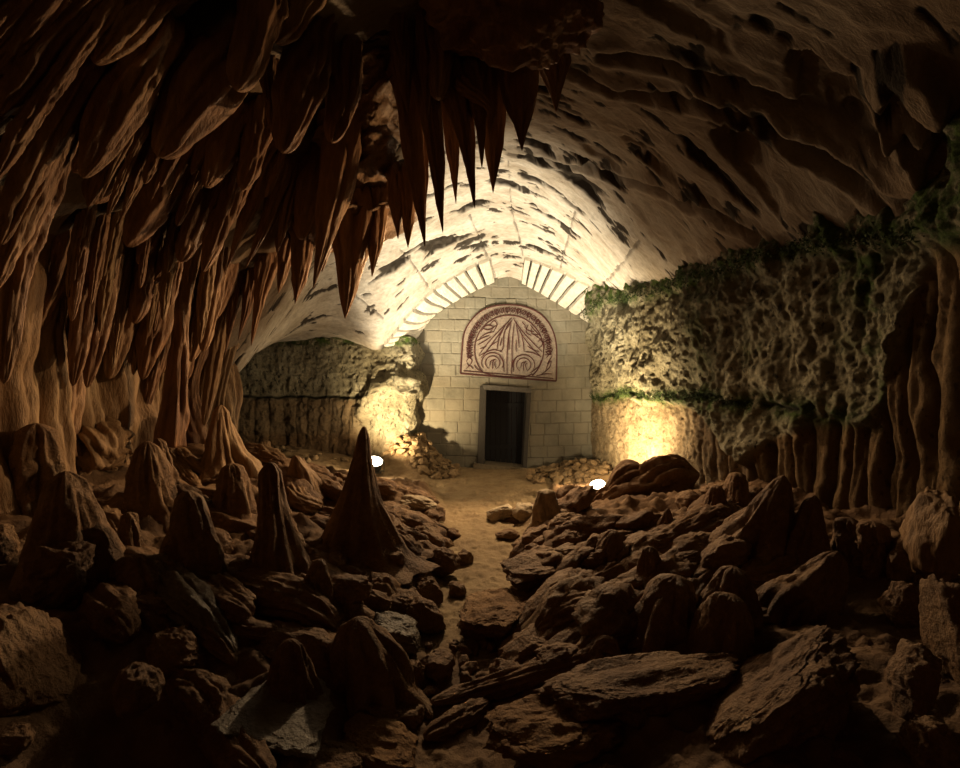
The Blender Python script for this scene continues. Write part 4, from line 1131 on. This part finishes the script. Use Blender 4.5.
# ------------------------------------------------------------------ boulders and slabs
for (px, py, w, h, an, ex, lab, nm) in [
    (495, 614, 42, 21, 3, dict(dr=1.5, facets=10, sharp=.74, top=.35, mat=M_ROCK2), 'broad flat stepping boulder lying across the end of the path', 'boulder'),
    (545, 728, 76, 34, 8, dict(dr=.8, mat=M_ROCK2, top=.3, nz=.14), 'flat layered grey slab at the bottom middle', 'rock_slab'),
    (640, 682, 108, 24, 11, dict(dr=.7, mat=M_ROCK, top=.3, nz=.14), 'long tapering slab rising to the right at the bottom', 'rock_slab'),
    (775, 692, 98, 40, 38, dict(dr=0.9, mat=M_ROCK, tiltx=-16, top=.35, nz=.15), 'big tilted rough slab in the right foreground', 'rock_slab'),
    (282, 712, 52, 24, -16, dict(dr=1.7, mat=M_GREY, top=.3, tiltx=-4, Y=2.5), 'glistening wet grey slab in the left foreground', 'rock_slab'),
    (20, 672, 72, 30, -58, dict(dr=1.0), 'large rough boulder at the left edge of the picture', 'boulder'),
    (10, 738, 20, 14, -30, {}, 'smaller boulder below the large one at the left edge', 'boulder'),
    (6, 545, 9, 22, 10, {}, 'upright rock at the left edge above the large rough boulder', 'boulder'),
    (138, 690, 20, 27, 0, {'Y': 2.35}, 'rounded rock knob standing in the dark lower left', 'boulder'),
    (60, 578, 33, 38, -15, {}, 'lumpy block below the large lumpy stalagmite', 'boulder'),
    (178, 652, 34, 22, -32, {}, 'rounded boulder above the large dark tapering ridge', 'boulder'),
    (392, 632, 32, 26, -18, dict(mat=M_WET, top=.4), 'block with a pale grey top right of the big dark cone', 'boulder'),
    (425, 618, 24, 18, -25, {}, 'angular rock between the grey topped block and the path', 'boulder'),
    (437, 666, 20, 17, -5, dict(sharp=.7), 'squarish boulder left of the dark hollow below the path', 'boulder'),
    (412, 676, 12, 18, -10, {}, 'upright rock left of the squarish boulder', 'boulder'),
    (430, 692, 10, 7, 0, {}, 'small rock under the squarish boulder', 'rock'),
    (385, 708, 42, 22, -14, dict(top=.4), 'layered boulder in front of the big dark cone', 'boulder'),
    (384, 748, 46, 28, -14, dict(top=.4, mat=M_ROCK2), 'broad cracked slab at the bottom edge left of centre', 'rock_slab'),
    (316, 760, 50, 22, -12, dict(top=.4), 'dim slab at the bottom edge below the glistening grey slab', 'rock_slab'),
    (316, 642, 26, 13, -10, dict(top=.4, mat=M_ROCK2), 'flat stone between the broad dark cone and the big dark cone', 'rock_slab'),
    (336, 563, 11, 11, 0, {}, 'knobby rock right of the tall rooted stalagmite foot', 'rock'),
    (356, 570, 14, 9, -20, {}, 'flattish rock right of the knobby rock', 'rock'),
    (348, 588, 25, 16, -8, dict(sharp=.72), 'squared boulder below the flattish rock on the left bank', 'boulder'),
    (394, 560, 17, 14, -8, {}, 'round topped rock at the foot of the tallest stalagmite', 'rock'),
    (416, 568, 13, 12, -25, {}, 'tilted rock right of the round topped one', 'rock'),
    (441, 563, 19, 17, -15, dict(sharp=.7), 'peaked rock on the left edge of the path', 'rock'),
    (464, 558, 10, 9, -10, {}, 'small dark rock jutting into the path from the left', 'rock'),
    (453, 534, 9, 7, -12, {}, 'small square rock at the left path edge above the peaked one', 'rock'),
    (429, 538, 18, 12, -15, {}, 'jagged rock behind the peaked rock', 'rock'),
    (456, 590, 11, 8, -15, {}, 'low rounded stone on the path left of the stepping boulder', 'rock'),
    (428, 592, 17, 15, -10, dict(sharp=.7), 'blocky rock left of the low rounded stone', 'rock'),
    (432, 518, 12, 9, 0, {}, 'rock capping the left bank above the jagged rock', 'rock'),
    (420, 505, 20, 9, -12, dict(mat=M_PALE_LIT), 'brightly lit crumbly rock right of the tallest stalagmite', 'rock'),
    (402, 535, 14, 11, -15, {}, 'rough rock against the right root of the tallest stalagmite', 'rock'),
    (372, 598, 22, 10, -18, {}, 'low rock behind the grey topped block', 'rock'),
    (402, 605, 18, 11, -12, dict(sharp=.7), 'flat topped rock above the angular rock', 'rock'),
    (503, 513, 17, 9, 10, dict(mat=M_PALE_LIT), 'pale lumpy rock at the right path edge, leftmost', 'rock'),
    (524, 512, 13, 12, 0, dict(mat=M_PALE_LIT), 'rounded pale rock beside the small blunt stalagmite', 'rock'),
    (507, 535, 13, 6, 0, {}, 'low flat stone at the right path edge below the pale rocks', 'rock'),
    (538, 537, 19, 12, 5, {}, 'wide rock below the small pale blunt stalagmite', 'rock'),
    (534, 548, 10, 5, 0, {}, 'thin stone under the wide rock', 'rock'),
    (545, 522, 8, 5, 0, dict(mat=M_RUBBLE), 'small stone at the foot of the small blunt stalagmite', 'rock'),
    (566, 524, 20, 11, 12, {}, 'rock right of the small blunt stalagmite', 'rock'),
    (566, 541, 17, 10, 15, {}, 'cracked rock between the wide rock and the flat ridge', 'rock'),
    (540, 564, 40, 15, 6, dict(top=.4, sharp=.7, dr=1.4), 'flat ledge slab jutting over the right path edge', 'rock_slab'),
    (530, 580, 19, 12, 8, {}, 'rock tucked beneath the flat ledge slab', 'rock'),
    (580, 594, 18, 14, 8, {}, 'rounded boulder right of the stepping boulder', 'boulder'),
    (562, 588, 12, 10, 0, {}, 'dark stone between the ledge slab and the rounded boulder', 'rock'),
    (535, 648, 18, 11, 8, {}, 'rock right of the dark hollow below the stepping boulder', 'rock'),
    (556, 657, 26, 11, 15, {}, 'layered rock in front of the dark ridge', 'rock'),
    (595, 560, 16, 9, 15, {}, 'chunky rock left of the cone with a tail', 'rock'),
    (726, 556, 30, 20, 25, {}, 'domed boulder below the curved ridge', 'boulder'),
    (690, 560, 16, 9, 8, {}, 'low rock right of the steep cone', 'rock'),
    (690, 500, 14, 10, 10, {}, 'dark rock right of the long root shaped boulder', 'rock'),
    (655, 522, 20, 9, 8, {}, 'flat rock under the long root shaped boulder', 'rock'),
    (612, 525, 16, 8, 10, {}, 'rock below the left end of the long root shaped boulder', 'rock'),
    (630, 712, 24, 12, -20, {}, 'broken rock at the right end of the flat grey slab', 'rock'),
    (803, 618, 14, 8, 30, {}, 'small tilted rock above the big tilted slab', 'rock'),
    (930, 545, 19, 58, -4, dict(sub=5, mat=M_FLOW), 'tall upright rock pillar at the foot of the right wall', 'boulder'),
    (903, 562, 15, 26, -12, dict(mat=M_FLOW), 'leaning rock left of the tall upright pillar', 'boulder'),
    (902, 606, 15, 27, -4, {}, 'smooth upright rock below the leaning rock by the right wall', 'boulder'),
    (952, 636, 16, 60, 4, dict(sub=5), 'tall rock at the right edge of the picture', 'boulder'),
    (912, 686, 18, 44, -18, dict(sub=5), 'long slanting rock low by the right edge', 'boulder'),
    (930, 752, 26, 34, -30, {}, 'boulder in the bottom right corner', 'boulder'),
    (846, 762, 16, 14, -30, {}, 'small dim rock at the bottom edge on the right', 'rock'),
]:
    tag(rock(px, py, w, h, an, name=nm, **ex), lab, 'rock' if nm == 'rock' else ('slab' if nm == 'rock_slab' else 'boulder'))

# ------------------------------------------------------------------ rubble heaps and loose stones
def scatter(n, region, smin, smax, label, group, name, mat, sd, lift=0.35):
    rg = np.random.default_rng(sd); done = 0
    pts = []
    while done < n:
        x, Y = region(rg)
        s = rg.uniform(smin, smax)
        if math.hypot(x - xl, Y - yl) < 0.85 + s or math.hypot(x - xr, Y - yr) < 0.62 + s: continue
        if any((x - a) ** 2 + (Y - b) ** 2 < (0.62 * (s + c)) ** 2 for a, b, c in pts):
            if rg.random() < 0.97: continue
        g = float(ground(np.array([x]), np.array([Y]))[0])
        qx, qy = 480 + F * x / Y, 384 + F * (EYE - g) / Y
        if name == 'loose_rock' and (575 < qx < 705 and 462 < qy < 528 or 525 < qx < 560 and 485 < qy < 528 or 450 < qx < 545 and 590 < qy < 645): continue
        pts.append((x, Y, s)); done += 1
        if name == 'loose_rock':
            sgn = 1 if qx > 480 else -1
            ang, ex, rz = sgn * rg.uniform(8, 38), 1.45, rg.uniform(-.5, .5)
        else: ang, ex, rz = rg.uniform(-40, 40), 1.0, rg.uniform(0, 6.28)
        o = rock(0, 0, 1, 1, ang, loc=(x, Y, g + lift * s), size=(s * ex * rg.uniform(.8, 1.5), s * rg.uniform(.8, 1.2), s * rg.uniform(.6, .85)), sub=(4 if s > 0.11 else 3), mat=mat, name=name, facets=8, nz=0.2, sharp=0.7)
        o.rotation_euler = (0, 0, rz)
        tag(o, label, 'stone', group)
def heap(x0, Y0, a, b):
    def f(rg):
        th = rg.uniform(0, 6.283); r = math.sqrt(rg.random())
        return x0 + a * r * math.cos(th), Y0 + b * r * math.sin(th)
    return f
scatter(85, heap(-1.3, 10.7, 0.85, 0.76), 0.06, 0.13, 'small tan stone in the rubble heap left of the doorway', 'rubble stones left of the doorway', 'rubble_stone', M_RUBBLE, 3)
scatter(75, heap(1.95, 10.25, 0.95, 1.05), 0.055, 0.125, 'small tan stone in the rubble heap right of the doorway', 'rubble stones right of the doorway', 'rubble_stone', M_RUBBLE, 4)
scatter(26, lambda r: (r.uniform(-4.6, -2.6), r.uniform(9.3, 10.9)), 0.05, 0.11, 'loose brown stone on the floor of the left recess', 'loose stones in the left recess', 'loose_stone', M_RUBBLE, 5)
def bank(side):
    def f(rg):
        Y = 2.9 + 5.0 * rg.random() ** 0.8
        xp = np.interp(Y, [2.5, 3.2, 4.5, 5.5, 7.2, 10], [-0.27, -0.25, -0.1, 0.02, 0.05, 0.25])
        w = np.interp(Y, [2.5, 3.2, 5.5, 7.2, 8.5], [0.3, 0.33, 0.36, 0.46, 0.8])
        return xp + side * (w + 0.1 + rg.random() ** 1.1 * 0.62 * Y * 0.8), Y
    return f
scatter(120, bank(-1), 0.08, 0.24, 'loose brown rock among the boulders on the left bank', 'loose rocks on the left bank', 'loose_rock', M_ROCK, 6, 0.12)
scatter(120, bank(1), 0.08, 0.24, 'loose brown rock among the boulders on the right bank', 'loose rocks on the right bank', 'loose_rock', M_ROCK, 8, 0.12)
scatter(22, lambda r: (r.uniform(-0.45, 0.1), r.uniform(3.05, 3.75)), 0.03, 0.07, 'small crumb of stone in the dark hollow below the path', 'crumbs in the hollow below the path', 'loose_stone', M_ROCK, 9)

# ------------------------------------------------------------------ moss tufts
def moss(name, pts, nrm, n, spread, size, label, sd):
    rg = np.random.default_rng(sd)
    k = rg.integers(0, len(pts), n)
    c = pts[k] + rg.normal(size=(n, 3)) * np.array(spread)
    nn = nrm[k]
    V = []
    for j in range(3):
        a = rg.normal(size=(n, 3)); a /= np.linalg.norm(a, axis=1)[:, None]
        V.append(c + a * (size * rg.uniform(0.4, 1.2, (n, 1))) + nn * 0.02)
    V = np.stack(V, 1).reshape(-1, 3)
    o = mesh_np(name, V, np.arange(3 * n).reshape(-1, 3), M_MOSS, smooth=False)
    tag(o, label, 'moss', kind='stuff')
def rwpts(zarr, lo, hi, dz=0.0):
    idx = np.nonzero((RW['px'] > lo) & (RW['px'] < hi))[0]
    out = []; nn = []
    for i in idx:
        j = int(np.clip(np.searchsorted(RW['z'], zarr[i] + dz), 0, len(RW['z']) - 1))
        n2 = RW['nr'][i]
        out.append((RW['q'][i, 0] + n2[0] * RW['dd'][i, j], RW['q'][i, 1] + n2[1] * RW['dd'][i, j], RW['z'][j])); nn.append((n2[0], n2[1], 0))
    return np.array(out), np.array(nn)
p_, n_ = rwpts(RW['zc'], 588, 760); moss('moss', p_, n_, 5200, (0.03, 0.03, 0.045), 0.022, 'green moss along the horizontal crack of the right wall', 21)
p_, n_ = rwpts(RW['ztop'], 592, 950, -0.05); moss('moss', p_, n_, 5200, (0.05, 0.05, 0.05), 0.024, 'green moss fringe along the top of the right wall', 22)
def lamp(name, typ, loc, energy, colr, radius=0.06, aim=None, **kw):
    d = bpy.data.lights.new(name, typ)
    d.energy = energy; d.color = colr
    if typ in ('POINT', 'SPOT'): d.shadow_soft_size = radius
    for k, v in kw.items(): setattr(d, k, v)
    o = bpy.data.objects.new(name, d); col.objects.link(o)
    o.location = loc
    if aim is not None:
        o.rotation_euler = (Vector(aim) - Vector(loc)).to_track_quat('-Z', 'Y').to_euler()
    return o

WARM = (1.0, 0.80, 0.53)
def wallpt(px, py, Y): return tuple(P(px, py, Y))
zl, zr = gl + rl * 1.8, gr_ + rr * 2.8
UPC = (1.0, 0.91, 0.73)
lamp('left_flood', 'POINT', (xl, yl - 0.06, zl), 65, WARM, 0.05)
lamp('right_flood', 'POINT', (xr, yr - 0.02, zr), 95, WARM, 0.05)
lamp('left_wall_beam', 'SPOT', (xl, yl - 0.10, zl), 650, (1.0, 0.80, 0.50), 0.05, wallpt(400, 415, 10.95), spot_size=math.radians(95), spot_blend=0.9)
lamp('right_wall_beam', 'SPOT', (xr - 0.12, yr - 0.02, zr + 0.08), 800, (1.0, 0.80, 0.50), 0.08, wallpt(640, 430, 8.7), spot_size=math.radians(130), spot_blend=0.9)
lamp('left_up', 'SPOT', (xl + .05, yl - 0.12, zl + .02), 1100, UPC, 0.06, (0.3, 10.4, 5.2), spot_size=math.radians(85), spot_blend=0.9)
lamp('right_up', 'SPOT', (xr - .05, yr - 0.05, zr + .02), 1200, UPC, 0.06, (0.4, 10.4, 5.2), spot_size=math.radians(85), spot_blend=0.9)
lamp('vault_bounce_fill', 'SPOT', (0.35, 9.4, 3.9), 900, (1.0, 0.73, 0.43), 0.10, (-0.3, 3.4, 0.6), spot_size=math.radians(100), spot_blend=0.6)  # added spot without a fixture, imitating light bounced off the vault

lamp('left_fill', 'SPOT', (1.3, 7.0, 2.6), 480, (1.0, 0.71, 0.40), 0.06, (-3.3, 4.3, 3.2), spot_size=math.radians(80), spot_blend=0.7)  # added unseen spot raking the left stalactites from the right
lamp('right_fill', 'SPOT', (-0.3, 7.6, 3.4), 160, (1.0, 0.70, 0.40), 0.10, (2.6, 3.8, 0.7), spot_size=math.radians(75), spot_blend=0.7)  # weaker unseen spot added to light the right bank from its left
# ------------------------------------------------------------------ world, camera
w = bpy.data.worlds.new('cave_dark'); bpy.context.scene.world = w; w.use_nodes = True
w.node_tree.nodes['Background'].inputs[0].default_value = (0.9, 0.3, 0.14, 1)
w.node_tree.nodes['Background'].inputs[1].default_value = 0.016
cd = bpy.data.cameras.new('camera'); cam = bpy.data.objects.new('camera', cd); col.objects.link(cam)
cam.location = (0, 0, EYE); cam.rotation_euler = (math.radians(90), 0, 0)
cd.sensor_width = 36; cd.lens = 18; cd.clip_start = 0.05; cd.clip_end = 100
sc = bpy.context.scene
sc.camera = cam
sc.view_settings.view_transform = 'Standard'
sc.view_settings.look = 'None'
sc.view_settings.exposure = 0.0
sc.view_settings.gamma = 0.88
sc.cycles.max_bounces = 4
sc.cycles.diffuse_bounces = 1
sc.cycles.use_denoising = True
